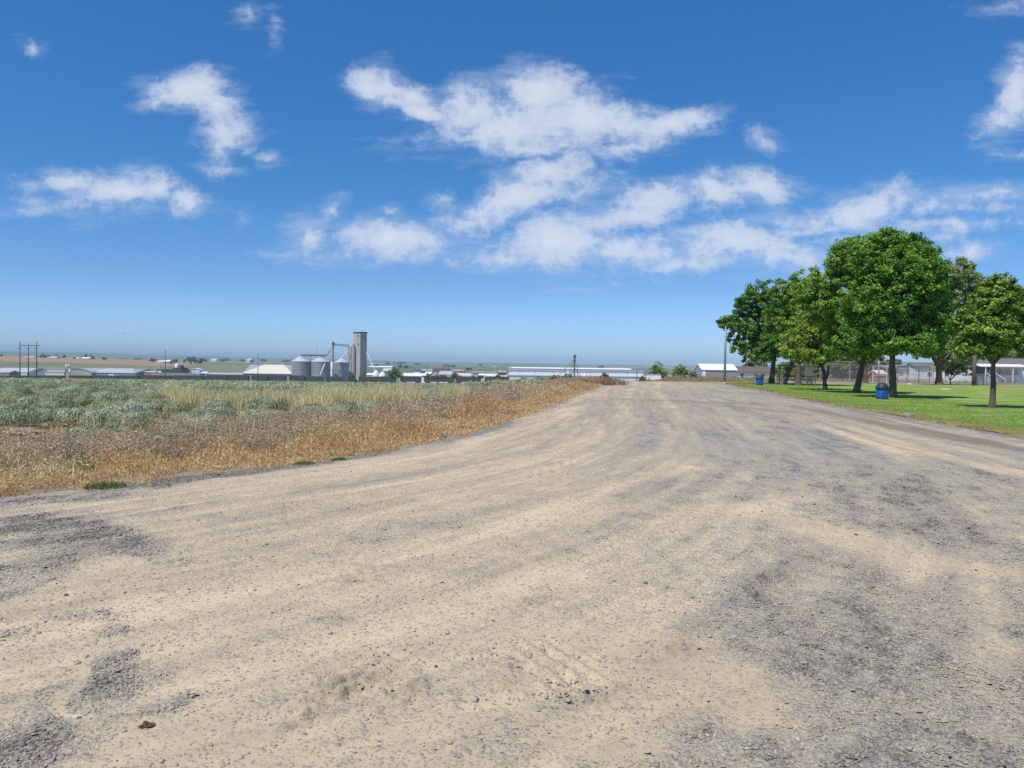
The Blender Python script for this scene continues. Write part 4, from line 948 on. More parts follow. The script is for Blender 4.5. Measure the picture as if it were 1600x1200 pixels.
for i, (a, b_, t_, bt, Y) in enumerate([(170, 176, 560, 563.5, 2600), (180, 200, 559.5, 562.5, 2700), (205, 222, 559, 562.5, 2700), (345, 352, 561, 566, 2300), (338, 362, 559.8, 563.5, 2900), (372, 385, 561, 564, 2900), (390, 396, 562, 566, 2300), (405, 420, 560.5, 564, 2900), (440, 455, 561.5, 565, 2700), (583, 592, 568, 572.5, 1400), (600, 610, 565, 569, 3000), (620, 630, 569, 574, 1400), (630, 642, 570, 574.5, 1400), (612, 640, 565, 568, 3200), (645, 658, 566.8, 569, 3200), (690, 705, 568, 573, 2200), (703, 712, 569, 573, 2100), (725, 738, 574, 578, 1300), (690, 700, 574, 579, 1100), (745, 755, 568.5, 571, 3200), (860, 872, 573.5, 576, 2600), (1095, 1112, 572, 577, 2500)]):
    ftree(('tiny hazy far tree ' + FT[i]), a, b_, t_, bt + .5, Y, HT, (.05, .075, .045), 500, 120 + i).__setitem__('group', 'distant trees on the plain')
# ------------------------------------------------------------------ buildings and objects
def placed(name, label, cat, px_, Y, group=None, z=None, rz=0, py_=585):
    p = at(px_, py_, Y); zz = Hs(p.x, Y) if z is None else z
    return empty(name, (p.x, Y, zz), label, cat, group, rz)
def barn(label, x0, x1, ytop, yeave, Y, depth=15, wall=M_white, roof=M_roofm, cat='building', name='warehouse', ridge='x', z=None, doors=(), windows=(), rz=0, over=.3, arch=False, hip=0, group=None, ybase=None, chimney=False):
    """x0,x1 photo columns of its ends; ytop/yeave photo rows of ridge and eave; real size follows from the distance Y"""
    xm = (x0 + x1) / 2; pe, pt_ = at(xm, yeave, Y), at(xm, ytop, Y + (depth / 2 if ridge == 'x' else 0))
    root = placed(name, label, cat, xm, Y, group, z if ybase is None else at(xm, ybase, Y).z, rz, yeave)
    z0 = root.location.z; w = (x1 - x0) / FPX * Y / 2; he, hr = pe.z - z0, max(pt_.z - z0, pe.z - z0 + .3)
    mb = MB()
    if ridge == 'x':
        mb.box(-w, w, 0, depth, 0, he)
        mb.prismx([(0, he), (depth, he), (depth / 2, hr - .06)], -w, w)
        mb.build('wall', wall, root)
        r = MB(); t = .12; o = over
        for sgn in (0, 1):
            y0, y1 = (-o, depth / 2) if sgn == 0 else (depth + o, depth / 2)
            sl_ = (hr - he) / (depth / 2); ze = he - o * sl_
            inset = hip
            r.add([(-w - o, y0, ze), (w + o, y0, ze), (w + o - inset, y1, hr), (-w - o + inset, y1, hr), (-w - o, y0, ze + t), (w + o, y0, ze + t), (w + o - inset, y1, hr + t), (-w - o + inset, y1, hr + t)],
                  [(0, 1, 2, 3), (4, 7, 6, 5), (0, 4, 5, 1), (1, 5, 6, 2), (2, 6, 7, 3), (3, 7, 4, 0)])
        r.build('roof', roof, root)
    else:
        n = 12 if arch else 2
        if arch: prof = [(-w * math.cos(math.pi * i / n), he + (hr - he) * math.sin(math.pi * i / n)) for i in range(n + 1)]
        else: prof = [(-w, he), (0, hr), (w, he)]
        mb.prism([(-w, 0)] + [(a * .995, b - .05) for a, b in prof] + [(w, 0)], 0, depth); mb.build('wall', wall, root)
        r = MB(); t = .14
        up = [(a * 1.02, b + t) for a, b in prof]
        for i in range(len(prof) - 1):
            (a0, b0), (a1, b1) = prof[i], prof[i + 1]; (c0, d0), (c1, d1) = up[i], up[i + 1]
            y0, y1 = -over, depth + over
            r.add([(a0, y0, b0), (a1, y0, b1), (a1, y1, b1), (a0, y1, b0), (c0, y0, d0), (c1, y0, d1), (c1, y1, d1), (c0, y1, d0)], [(0, 1, 2, 3), (7, 6, 5, 4), (4, 5, 1, 0), (6, 7, 3, 2), (5, 6, 2, 1), (7, 4, 0, 3)])
        r.build('roof', roof, root)
    for (a, b_, h) in doors:
        MB().box(-w + a * 2 * w, -w + b_ * 2 * w, -.06, -.003, .03, h * he).build('door', M_greyw if wall is not M_greyw else M_white, root)
    for (a, b_, lo, hi) in windows:
        f = MB().box(-w + a * 2 * w, -w + b_ * 2 * w, -.07, -.003, lo * he, hi * he).build('window', M_white, root)
        g = .08; MB().box(-w + a * 2 * w + g, -w + b_ * 2 * w - g, -.09, -.072, lo * he + g, hi * he - g).build('pane', M_glass, f)
    return root
def pole(label, px_, ytop, Y, r=.14, name='utility_pole', arms=(), mat=None, cat='pole', group=None, ybase=None):
    p = at(px_, ytop, Y); z0 = Hs(p.x, Y) if ybase is None else at(px_, ybase, Y).z
    root = empty(name, (p.x, Y, z0), label, cat, group); h = p.z - z0
    MB().tube([(0, 0, -.4), (0, 0, h * .5), (0, 0, h)], [r, r * .85, r * .62], 10).build('pole', mat or M_wood, root, True)
    for (dz, hw) in arms:
        MB().box(-hw, hw, -.16, -.05, h - dz - .06, h - dz + .06).build('crossarm', M_wood, root)
        for s_ in (-1, -.5, .5, 1):
            MB().lathe([(.0, 0), (.05, .0), (.06, .06), (.03, .08), (.06, .12), (.0, .2)], 8, (s_ * hw * .92, -.1, h - dz + .06)).build('insulator', M_galvp, root)
    return root

# --- triple power structure, left
Y = 330; r0 = placed('power_pole', 'triple wooden power structure with three tall poles joined by crossbars', 'power pole', 44.2, Y)
z0 = r0.location.z; s_ = Y / FPX
for i, (px_, yt) in enumerate([(31.2, 533), (44.5, 536.5), (57.3, 533)]):
    q = at(px_, yt, Y); dx = (px_ - 44.2) * s_
    MB().tube([(dx, 0, -.4), (dx, 0, (q.z - z0) * .6), (dx, 0, q.z - z0)], [.24, .2, .15], 10).build('pole', M_wood, r0, True)
zb = at(44, 540, Y).z - z0; zc = at(44, 544.5, Y).z - z0
MB().box(-13.2 * s_, 19 * s_, -.22, -.1, zb - .14, zb + .14).build('crossbar', M_wood, r0)
for px_ in (31.2, 44.5, 57.3):
    dx = (px_ - 44.2) * s_
    MB().box(dx - 3 * s_, dx + 3.3 * s_, -.3, -.2, zc - .1, zc + .1).build('crossarm', M_wood, r0)
    for e in (-2.8, 3.0):
        MB().lathe([(0, 0), (.09, 0), (.11, .1), (.06, .15), (.11, .25), (.0, .36)], 8, (dx + e * s_, -.25, zc + .1)).build('insulator', M_galvp, r0)
for dx in (19 * s_, -6 * s_, 6 * s_):
    MB().tube([(dx, -.16, zb), (dx, -.16, zb - 1.0)], .05, 6).build('insulator', M_galvp, r0)

# --- town, left
barn('grey roofed warehouse with white front at the left border', -14, 42, 575, 581.5, 560, 26, M_white, M_roofm, windows=((.3, .36, .3, .7),), doors=((.62, .7, .8),))
barn('white low annex with dark doorway left of the triple pole', -8, 14, 579, 582, 545, 12, M_tan, M_roofm, doors=((.2, .6, .8),))
barn('blue grey gabled shed behind the triple power pole', 51, 82, 575.5, 584, 540, 30, surf('slate_blue_sheet', (.25, .29, .36), .6), M_greyw, ridge='y')
barn('low cream building between the blue shed and the arched one', 70, 103, 579.5, 580.5, 530, 12, M_cream, M_cream)
barn('broad grey arched front building with flat pale end', 100, 143, 576, 584, 525, 40, M_conc, M_roofm, ridge='y', arch=True)
barn('long pale roofed warehouse joined to the arched front', 128, 212, 575.5, 582.5, 530, 34, M_greyw, M_roofm, hip=10, doors=((.1, .2, .8), (.5, .6, .8)))
barn('low tan shed right of the long pale roofed warehouse', 205, 240, 580, 581.5, 540, 14, M_tan, M_cream, windows=((.1, .2, .3, .6), (.5, .6, .3, .6)))
# loading spout
r0 = placed('grain_spout', 'white curved loading spout above the arched building', 'spout', 103.5, 520); z0 = r0.location.z; k = 520 / FPX
zt = at(104, 569, 520).z - z0
MB().tube([(-.6 * k * 2, 0, -.3), (-.5, 0, zt * .7), (.2, 0, zt), (1.6, 0, zt - .2), (2.4, 0, zt - 1.4), (2.6, 0, zt - 3.5)], [.45] * 6, 8).build('pipe', M_galvp, r0, True)
MB().box(1.9, 3.3, -.7, .7, zt - 5.2, zt - 3.4).build('hopper', M_white, r0); MB().box(2.2, 3.0, -.4, .4, 0, zt - 5.2).build('leg', M_galvp, r0)
# dark plant
r0 = placed('feed_plant', 'dark grey industrial plant with stepped roof and small tank on top', 'plant', 262, 520); z0 = r0.location.z; k = 520 / FPX
def zz(py_, Y_=520, px_=262): return at(px_, py_, Y_).z - z0
MB().box(-17 * k, 21 * k, 0, 14, 0, zz(577)).build('main_block', M_dark, r0); MB().box(6 * k, 20 * k, 2, 12, zz(577), zz(574.5)).build('upper_block', M_dark, r0)
MB().box(12 * k, 17 * k, 3, 9, zz(574.5), zz(570.3)).build('tower', surf('slate_sheet', (.16, .18, .20), .6), r0)
MB().lathe([(1.2, 0), (1.2, 2.2), (0, 3.1)], 16, (10.5 * k, 4, zz(574.5))).build('tank', M_white, r0, True)
MB().box(-15 * k, -9 * k, -.3, -.02, zz(583), zz(579.5)).build('window', M_white, r0)
MB().box(-17 * k, 60 * k, -10, -2, 0, zz(582.5)).build('low_annex', M_greyw, r0)
barn('white block building right of the dark plant', 300.5, 311, 575.8, 576.5, 530, 8, M_white, M_white)
barn('low white annex beside the white block building', 310, 322, 581, 583, 530, 8, M_white, M_white)
barn('long low grey shed roof behind the railcars left of the cream warehouse', 322, 380, 582.8, 585, 520, 14, M_greyw, M_roofm)
# cream warehouse
barn('big cream warehouse with a long sloping roof beside the grain bins', 379, 456, 569.8, 583.5, 500, 30, surf('blue_grey_wall', (.30, .36, .42), .7), M_cream, over=.5, hip=10)
# grain bins
def bin_(label, x0, x1, ypeak, yeave, Y, group='corrugated steel grain bins'):
    xm = (x0 + x1) / 2; root = placed('grain_bin', label, 'grain bin', xm, Y, group); z0 = root.location.z
    rd = (x1 - x0) / 2 / FPX * Y; he = at(xm, yeave, Y).z - z0; hp = at(xm, ypeak, Y).z - z0
    prof = []; n = 26
    for i in range(n): prof += [(rd, he * i / n), (rd * 1.006, he * (i + .5) / n)]
    prof.append((rd, he)); MB().lathe(prof, 40).build('wall', M_galv, root, True)
    MB().lathe([(rd * 1.03, he - .1), (rd * 1.03, he + .08), (.6, hp), (.6, hp + .5), (0, hp + .55)], 32).build('roof', M_roofm, root)
    mb = MB()
    for f in (.33, .62): mb.lathe([(rd * 1.012, he * f), (rd * 1.02, he * f + .05), (rd * 1.012, he * f + .3)], 40)
    mb.build('stiffener_ring', M_galvp, root)
    mb = MB(); a = -1.25; x_, y_ = math.cos(a) * rd * 1.02, math.sin(a) * rd * 1.02
    mb.tube([(x_ - .25, y_, 0), (x_ - .25, y_, he)], .05, 5); mb.tube([(x_ + .25, y_, 0), (x_ + .25, y_, he)], .05, 5); mb.build('ladder', M_galvp, root)
    return root
bin_('leftmost of the three grain bins, next to the cream warehouse', 456, 485.5, 555.5, 564.8, 500)
bin_('middle of the three grain bins', 487, 516, 555.8, 565.2, 500)
bin_('smallest and rightmost of the three grain bins, against the concrete tower', 523, 545, 559.5, 566.2, 510)
r0 = placed('storage_silo', 'narrow white silo between the middle and right grain bins', 'silo', 520, 515); z0 = r0.location.z
he = at(520, 566, 515).z - z0; MB().lathe([(1.7, 0), (1.7, he - 1), (1.2, he), (0, he + .3)], 20).build('wall', M_white, r0, True); MB().lathe([(1.75, he * .6), (1.75, he * .6 + .3)], 20).build('band', M_galvp, r0)
# conveyor gantry over the bins
r0 = placed('conveyor', 'horizontal conveyor gallery running over the grain bins on thin towers', 'conveyor', 490, 498); z0 = r0.location.z; k = 498 / FPX
def P3(px_, py_, Y_=498, dy=0):
    q = at(px_, py_, Y_); return Vector((q.x - r0.location.x, Y_ - r0.location.y + dy, q.z - z0))
def truss(mb, a, b, w=.5, r=.09, n=10):
    up = Vector((0, 0, w))
    mb.tube([a, b], r, 5); mb.tube([a + up, b + up], r, 5)
    for i in range(n):
        p, q = a.lerp(b, i / n), a.lerp(b, (i + 1) / n); mb.tube([p, q + up], r * .6, 4); mb.tube([p, p + up], r * .6, 4)
mb = MB(); truss(mb, P3(470, 555.8), P3(510, 556.3), .7, .13, 14); mb.box(P3(470, 556).x, P3(510, 556).x, -.3, .3, P3(490, 556.5).z, P3(490, 555).z); mb.build('gallery', M_dark, r0)
mb = MB(); truss(mb, P3(455, 555.5), P3(470, 555.5), .6, .06, 5); mb.build('walkway', M_galvp, r0)
mb = MB()
for px_ in (455.5, 485.5): truss(mb, P3(px_, 588), P3(px_, 554.5), .4, .07, 12); mb.tube([P3(px_ + 1.4, 588), P3(px_ + 1.4, 554.5)], .08, 5)
mb.build('support', M_galvp, r0)
mb = MB(); truss(mb, P3(510, 555.5), P3(519, 543.5), .5, .1, 6); mb.build('incline', M_galvp, r0)
mb = MB(); mb.tube([P3(470, 556.5), P3(480, 563)], .12, 6); mb.tube([P3(504, 556.5), P3(512, 563.5)], .12, 6); mb.build('spout', M_galvp, r0)
# bucket elevator leg
r0 = placed('bucket_elevator', 'slender bucket elevator leg with bridge to the concrete tower', 'elevator leg', 520.3, 500); z0 = r0.location.z
h = at(520, 538, 500).z - z0
MB().box(-.35, .35, -.35, .35, 0, h).build('leg', surf('elevator_leg_paint', (.20, .22, .24), .6), r0)
MB().lathe([(.6, 0), (.9, .4), (.9, 1.4), (.3, 2.2), (0, 2.3)], 12, (0, 0, h - .4)).build('head', M_dark, r0); MB().box(-1.5, 1.5, -1, 1, h - 1.0, h - .7).build('platform', M_galvp, r0)
mb = MB(); truss(mb, P3(520.5, 539.2, 500), P3(546, 541.6, 500), 1.0, .13, 14); mb.build('bridge', M_dark, r0)
mb = MB(); mb.tube([P3(521, 542, 500), P3(524, 545, 500)], .1, 6); mb.tube([P3(517.5, 545, 500), P3(511, 556, 500)], .18, 6); mb.tube([P3(517.5, 545, 500), P3(517, 566, 500)], .1, 6); mb.build('spout', M_galvp, r0)
mb = MB(); mb.tube([P3(509, 565, 496), P3(500.5, 585, 492)], .32, 6); mb.build('white_spout', M_white, r0)
# concrete elevator
r0 = placed('grain_elevator', 'tall concrete grain elevator with a square headhouse and round silo bays', 'grain elevator', 557.6, 515); z0 = r0.location.z; k = 515 / FPX
def zc_(py_): return at(559, py_, 515).z - z0
# headhouse stands with one corner towards us
cx = (564 - 559) * k; top = zc_(520.5)
pA, pB, pC = Vector((cx, 0, 0)), Vector(((551.3 - 559) * k, 4.5, 0)), Vector(((572.6 - 559) * k, 3.6, 0)); pD = pB + pC - pA
mb = MB(); q = [pA, pC, pD, pB]
mb.add([(p.x, p.y, 0) for p in q] + [(p.x, p.y, top) for p in q], [(0, 1, 5, 4), (1, 2, 6, 5), (2, 3, 7, 6), (3, 0, 4, 7), (4, 5, 6, 7)]); mb.build('headhouse', M_conc, r0)
c_ = (pA + pD) / 2; q2 = [c_ + (p - c_) * 1.06 for p in q]
MB().add([(p.x, p.y, top + .01) for p in q2] + [(p.x, p.y, top + .9) for p in q2], [(0, 1, 5, 4), (1, 2, 6, 5), (2, 3, 7, 6), (3, 0, 4, 7), (4, 5, 6, 7), (3, 2, 1, 0)]).build('parapet', M_darkb, r0)
def on_face(a, b, t, z_, w, h_, name, mat, out=.06):
    d = (b - a).normalized(); n = Vector((d.y, -d.x, 0)); n = n if n.y < 0 else -n; c = a.lerp(b, t)
    v = [c - d * w / 2, c + d * w / 2]; vs = [(p.x + n.x * o_, p.y + n.y * o_, zv) for zv in (z_ - h_ / 2, z_ + h_ / 2) for p in v for o_ in (-.02, out)]
    MB().add(vs, [(0, 2, 3, 1), (4, 5, 7, 6), (1, 3, 7, 5), (0, 1, 5, 4), (2, 6, 7, 3), (0, 4, 6, 2)]).build(name, mat, r0)
for py_ in (524.5, 538): on_face(pB, pA, .72, zc_(py_), 1.1, 1.25, 'window', M_glass)
on_face(pA, pC, .35, zc_(525), .9, 1.2, 'window', M_glass); on_face(pA, pC, .45, zc_(539.5), .8, 1.2, 'window', M_galvp)
on_face(pB, pA, .05, zc_(577), .9, 5.5, 'door', M_dark)
mb = MB()
for (px_, w, y_) in [(544.6, 3.1, 2.2), (548.6, 2.9, 1.4), (552.4, 2.8, 1.2)]: mb.lathe([(w * k, 0), (w * k, zc_(541.8)), (0, zc_(541.6))], 22, ((px_ - 559) * k, y_ + 1.5, 0))
mb.build('silo_bay', M_conc, r0, False)
MB().prism([((546.5 - 559) * k, zc_(541.7)), ((552.2 - 559) * k, zc_(541.7)), ((552.2 - 559) * k, zc_(537)), ((549.8 - 559) * k, zc_(540.5))], 3, 5.5).build('chute_roof', M_galvp, r0)
mb = MB(); top2 = top + .9
mb.tube([(cx + 1.1, 3, top2), (cx + 1.1, 3, top2 + 2.6)], .07, 5); mb.box(cx - .6, cx + 3.0, 2.95, 3.05, top2 + 1.2, top2 + 1.3); mb.tube([((552.8 - 559) * k, 4.6, top2), ((552.8 - 559) * k, 4.6, top2 + 1.0)], .06, 5); mb.tube([(cx - .9, 3, top2), (cx - .9, 3, top2 + 1.3)], .1, 5); mb.build('antenna', M_galvp, r0)
MB().tube([((571.6 - 559) * k, 3.6, zc_(549)), ((586.5 - 559) * k, 1.0, zc_(578))], .28, 6).build('discharge_spout', M_white, r0)
MB().tube([((545 - 559) * k, 0.5, zc_(548)), ((534 - 559) * k, -1.0, zc_(560.5))], .3, 6).build('discharge_spout', M_white, r0)
# white hopper tanks
for (x0, x1, yt, lb) in [(583, 592, 578.5, 'left white hopper tank right of the concrete elevator'), (592.5, 603, 581, 'right white hopper tank right of the concrete elevator')]:
    xm = (x0 + x1) / 2; r0 = placed('hopper_tank', lb, 'tank', xm, 480, 'white hopper tanks'); z0 = r0.location.z; rd = (x1 - x0) / 2 / FPX * 480
    h = at(xm, yt, 480).z - z0; MB().lathe([(0, h * .1), (rd * .3, h * .12), (rd, h * .42), (rd, h * .82), (rd * .2, h), (0, h)], 22).build('tank', M_white, r0, True)
    for a in range(4): MB().tube([(rd * .9 * math.cos(a * 1.57 + .78), rd * .9 * math.sin(a * 1.57 + .78), 0), (rd * .9 * math.cos(a * 1.57 + .78), rd * .9 * math.sin(a * 1.57 + .78), h * .5)], .1, 6).build('leg', M_galvp, r0)
barn('small white roofed shed at the foot of the concrete elevator', 573, 583, 583.2, 585.5, 480, 8, M_white, M_white)
barn('grey gabled shed left of the leafy tree right of the tanks', 598, 612, 575.5, 580, 520, 10, surf('dull_blue_wall', (.20, .24, .30), .7), M_roofm)
barn('long thin white roof far behind the hopper tanks', 576, 612, 572, 573.8, 900, 20, M_greyw, M_white)
barn('white long warehouse directly right of the leafy tree', 626, 664, 583.2, 587.5, 500, 16, M_white, M_white, doors=((.8, .84, .6),))
barn('bright white gabled shed behind the dark bushes', 664, 673, 581, 584, 520, 14, M_white, M_white)
barn('white gabled shed right of the bright white one', 673, 682, 582, 585.5, 515, 14, M_white, M_roofm, ridge='y')
barn('white rough roofed packing shed left of the ragged tree', 686, 706, 580, 585, 540, 14, M_white, M_roofm, windows=((.3, .4, .3, .7),))
barn('low cream packing shed right of the ragged tree', 714, 737, 583.5, 586.5, 520, 14, M_cream, M_cream, windows=((.2, .26, .3, .7), (.5, .56, .3, .7)))
barn('low white shed roof left of the tall lamp pole', 722, 750, 587, 588.6, 480, 10, M_cream, M_roofm)
barn('long low cream shed under the wooden poles', 748, 776, 584, 586.5, 540, 14, M_cream, M_white, doors=((.6, .75, .7),))
barn('low pale shed touching the left end of the long white building', 757, 792, 586.5, 588.5, 500, 12, M_cream, M_cream)
barn('brown roofed processing building on the plain', 691.5, 700, 571.5, 577, 900, 20, M_tan, M_brownr, windows=((.2, .4, .3, .6),))
barn('pale farm shed with a dark side on the plain behind the dark bushes', 646, 656, 577.5, 580, 900, 16, M_white, M_dark)
barn('low dark industrial shed on the plain left of the brown roofed one', 657, 675, 576.5, 580, 920, 18, M_dark, M_greyw)
barn('dark stacked plant beside the brown roofed processing building', 676, 691, 575.5, 579.5, 910, 18, M_greyw, M_dark, windows=((.3, .5, .3, .7),))
barn('tan storage block under the red masts on the plain', 708, 725, 577, 580, 950, 20, M_tan, M_tan)
barn('tan gravel plant building left of the long white building', 779, 790, 578.5, 582, 700, 14, M_darkb, M_tan)
barn('long tan yard building before the far gravel plant', 735, 776, 580.5, 582.3, 760, 14, M_tan, M_tan)
# long white storage building
def longb():
    Y = 560; root = placed('storage_building', 'very long white storage building across the end of the road', 'building', 900, Y, rz=R(.6)); z0 = root.location.z; k = Y / FPX
    def zz(py_): return at(900, py_, Y).z - z0
    x0, x1 = -107 * k, 110 * k
    MB().box(x0, x1, 0, 30, 0, zz(588)).build('lower_wall', M_white, root)
    MB().box(x0 + 1, x1 - 1, 6, 30, zz(588) - .5, zz(579.3)).build('upper_wall', M_white, root)
    MB().add([(x0 - .3, -.5, zz(588) + .02), (x1 + .3, -.5, zz(588) + .02), (x1 + .3, 6, zz(586.7)), (x0 - .3, 6, zz(586.7)), (x0 - .3, -.5, zz(588) + .32), (x1 + .3, -.5, zz(588) + .32), (x1 + .3, 6, zz(586.7) + .3), (x0 - .3, 6, zz(586.7) + .3)],
             [(0, 3, 2, 1), (4, 5, 6, 7), (0, 1, 5, 4), (1, 2, 6, 5), (3, 0, 4, 7)]).build('lean_to_roof', M_roofm, root)
    MB().prismx([(5.4, zz(579.3)), (30.6, zz(579.3)), (18, zz(578.0))], x0, x1).build('roof', M_greyw, root)
    for t in (.12, .3, .55, .8): MB().box(x0 + t * (x1 - x0) - 1.3, x0 + t * (x1 - x0) + 1.3, -.08, -.01, .1, 4.2).build('door', M_greyw, root)
    for t in (.08, .2, .33, .47, .6, .73, .87): MB().box(x0 + t * (x1 - x0), x0 + t * (x1 - x0) + .5, 5.9, 5.99, zz(586.5), zz(580)).build('downpipe', M_roofm, root)
longb()
barn('thin white roof line of a further storage building behind the long white one', 800, 987, 574.6, 576.6, 760, 25, M_greyw, M_white)
barn('small white building left end behind the long white one', 795, 815, 573.8, 575.3, 900, 15, M_white, M_roofm)
# second elevator leg with guys
r0 = placed('bucket_elevator', 'dark bucket elevator mast with spreading spouts before the long white building', 'elevator leg', 897.7, 400, z=at(898, 592, 400).z); z0 = r0.location.z
def P4(px_, py_, dy=0):
    q = at(px_, py_, 400); return Vector((q.x - r0.location.x, dy, q.z - z0))
h = P4(897.7, 557).z
mb = MB(); mb.box(-.3, .3, -.3, .3, 0, h); mb.tube([(-.55, .3, 0), (-.55, .3, h)], .07, 5); mb.build('leg', M_dark, r0)
MB().lathe([(.4, 0), (.75, .3), (.75, 1.0), (.2, 1.6), (0, 1.7)], 12, (0, 0, h - .6)).build('head', M_dark, r0); mb = MB().box(-.9, .9, -.6, .6, h - 1.6, h - 1.45); mb.tube([(.2, 0, h), (.2, 0, h + 1.7)], .05, 4); mb.build('platform', M_galvp, r0)
for (a, b_) in [((896.5, 561), (883, 576)), ((896.8, 562), (891.5, 576)), ((898.6, 562), (902.5, 576)), ((883, 576), (872, 587)), ((898.4, 575), (906, 588))]:
    MB().tube([P4(*a), P4(*b_, -.8)], .13, 6).build('spout', M_dark, r0)
for px_ in (883, 902.5): mb = MB(); mb.tube([P4(px_, 592, .5), P4(px_, 575, .5)], .12, 5); mb.build('support', M_dark, r0)
r0 = placed('grain_bin', 'small dull grain bin at the foot of the dark elevator mast', 'grain bin', 888, 402, z=at(888, 592, 402).z)
MB().lathe([(1.9, 0), (1.9, 2.5), (0, 4.2)], 20).build('wall', M_galv, r0, True); MB().lathe([(2.0, 2.5), (.3, 4.3), (0, 4.4)], 20).build('roof', M_roofm, r0)
r0 = placed('hopper_tank', 'small white tank right of the dark elevator mast', 'tank', 914, 402, z=at(914, 592, 402).z)
MB().lathe([(0, .2), (.9, .9), (.9, 2.2), (0, 2.8)], 16).build('tank', M_white, r0, True); MB().box(-.8, .8, -.1, .1, 0, .8).build('leg', M_galvp, r0)
# trailer
r0 = placed('cargo_trailer', 'white box trailer parked between the trees at the end of the road', 'trailer', 1024.5, 100, z=at(1024, 597.8, 100).z)
MB().box(-.75, .55, -1.0, 2.6, .35, 1.0).build('body', M_white, r0, bevel=.05); MB().box(-.78, .58, -1.03, 2.63, 1.003, 1.05).build('roof', M_roofm, r0)
for sx in (-.65, .5): MB().tube([(sx - .1, .9, .3), (sx + .1, .9, .3)], .3, 16).build('wheel', M_dark, r0, True)
MB().add([(-.75, -1.0, .4), (-.75, -.7, 1.0), (-1.05, -.9, .4)], [(0, 1, 2)]).build('nose', M_greyw, r0)

# --- railcars on the line below the field
xs_ = [(-35, 15), (24, 62), (62, 101), (108, 144), (144, 187), (187, 218), (222, 268), (270, 318), (320, 357), (357, 390), (393, 420), (420, 448), (452, 478), (478, 505), (510, 536), (560, 592), (592, 620), (625, 659), (662, 710), (711.5, 752.5), (757, 797)]
for i, (a, b_) in enumerate(xs_):
    pos = 'at the left border' if i == 0 else ['behind the sagebrush below the grey roofed warehouse', 'behind the sagebrush below the blue shed', 'below the arched building', 'below the long pale roofed warehouse', 'below the low tan shed', 'below the dark plant', 'just right of the dark plant', 'left of the cream warehouse', 'at the left end of the cream warehouse', 'below the left half of the cream warehouse', 'below the right half of the cream warehouse', 'below the leftmost grain bin', 'below the middle grain bin', 'below the rightmost grain bin', 'below the concrete elevator', 'below the white hopper tanks', 'right of the leafy tree', 'below the clump of dark bushes', 'below the tall lamp pole', 'nearest the long white building'][i - 1]
    xm = (a + b_) / 2; Y = 440; top = at(xm, 586.6 if xm < 480 else 588.2, Y).z
    r0 = empty('railcar', (at(xm, 587, Y).x, Y, top - 4.2), 'long low dark railcar ' + pos, 'railcar', 'dark railcars parked along the line'); w = (b_ - a) / FPX * Y / 2 - .35
    mb = MB(); mb.prism([(-w, 1.1), (-w, 3.9), (-w + .5, 4.2), (w - .5, 4.2), (w, 3.9), (w, 1.1)], -1.5, 1.5)
    for q in range(10): xq_ = -w + (q + .5) * 2 * w / 10; mb.box(xq_ - .06, xq_ + .06, -1.62, -1.5, 1.1, 3.9)
    mb.build('body', M_dark if i % 3 else M_darkb, r0)
    for sx in (-w + 2, w - 2): MB().box(sx - 1.4, sx + 1.4, -1.1, 1.1, .25, 1.0).build('bogie', M_dark, r0)

# --- poles
pole('tall single wooden pole left of the dark plant top', 258.3, 546.5, 330, .2)
pole('tall thin pole in front of the cream warehouse', 403.2, 552, 330, .17)
pole('short dark pole before the leftmost grain bin', 464.3, 571.5, 360, .13)
pole('short pole left of the single tall pole, by the dark plant', 252.5, 569, 420, .14, arms=((.6, 1.0),))
pole('short pole right of the single tall pole, by the dark plant', 266.8, 568.5, 420, .14, arms=((.6, 1.0),))
pole('pole at the left edge of the dark plant', 234.5, 573, 440, .14, arms=((.5, 1.1),))
pole('pole left of the low tan shed', 209.5, 570.5, 430, .13)
pole('pole before the white block building', 304, 574.5, 440, .13, arms=((.5, 1.0),))
pole('pole with crossarm left of the white block building', 292.5, 577.5, 440, .13, arms=((.4, 1.0),))
pole('wooden pole rising behind the dark bush clump, leftmost there', 667.3, 571.5, 460, .2, arms=((.5, 1.3), (1.5, 1.1)))
pole('wooden pole beside the white packing shed', 685.5, 572.5, 520, .18, arms=((.5, 1.3),))
pole('dark mast on the plain right of the brown roofed building', 722, 571.8, 700, .4)
pole('short reddish mast on the plain, left of the dark mast', 710.5, 575, 700, .25)
pole('wooden pole with crossarm behind the low dark hedge', 736.4, 573.5, 470, .18, arms=((.5, 1.2),))
pole('short wooden pole left of the tall lamp pole', 758.5, 578, 450, .12, arms=((.4, .8),))
pole('thin pole with crossarm left of the long white building', 786.4, 572.2, 480, .2, arms=((.5, 1.2), (4.5, 2.6)))
r0 = pole('tall lamp pole with a wide flat head near the long white building', 773, 574, 440, .13, 'lamp_pole', mat=M_galvp)
MB().box(-.9, .9, -.4, .3, at(773, 573.6, 440).z - r0.location.z, at(773, 572.4, 440).z - r0.location.z).build('lamp_head', M_white, r0)
pole('thin dark pole at the end of the road before the long white building', 995.3, 576, 150, .09, ybase=600)
# tall steel pole at the lawn corner
r0 = pole('tall steel light pole at the near corner of the lawn', 1134, 509, 69.5, .115, 'light_pole', mat=surf('blue_grey_steel', (.26, .30, .34), .5, .12, 1, metal=.3))
MB().lathe([(.2, -.05), (.2, .02), (.12, .1)], 16, (0, 0, .05)).build('base_flange', M_galvp, r0)

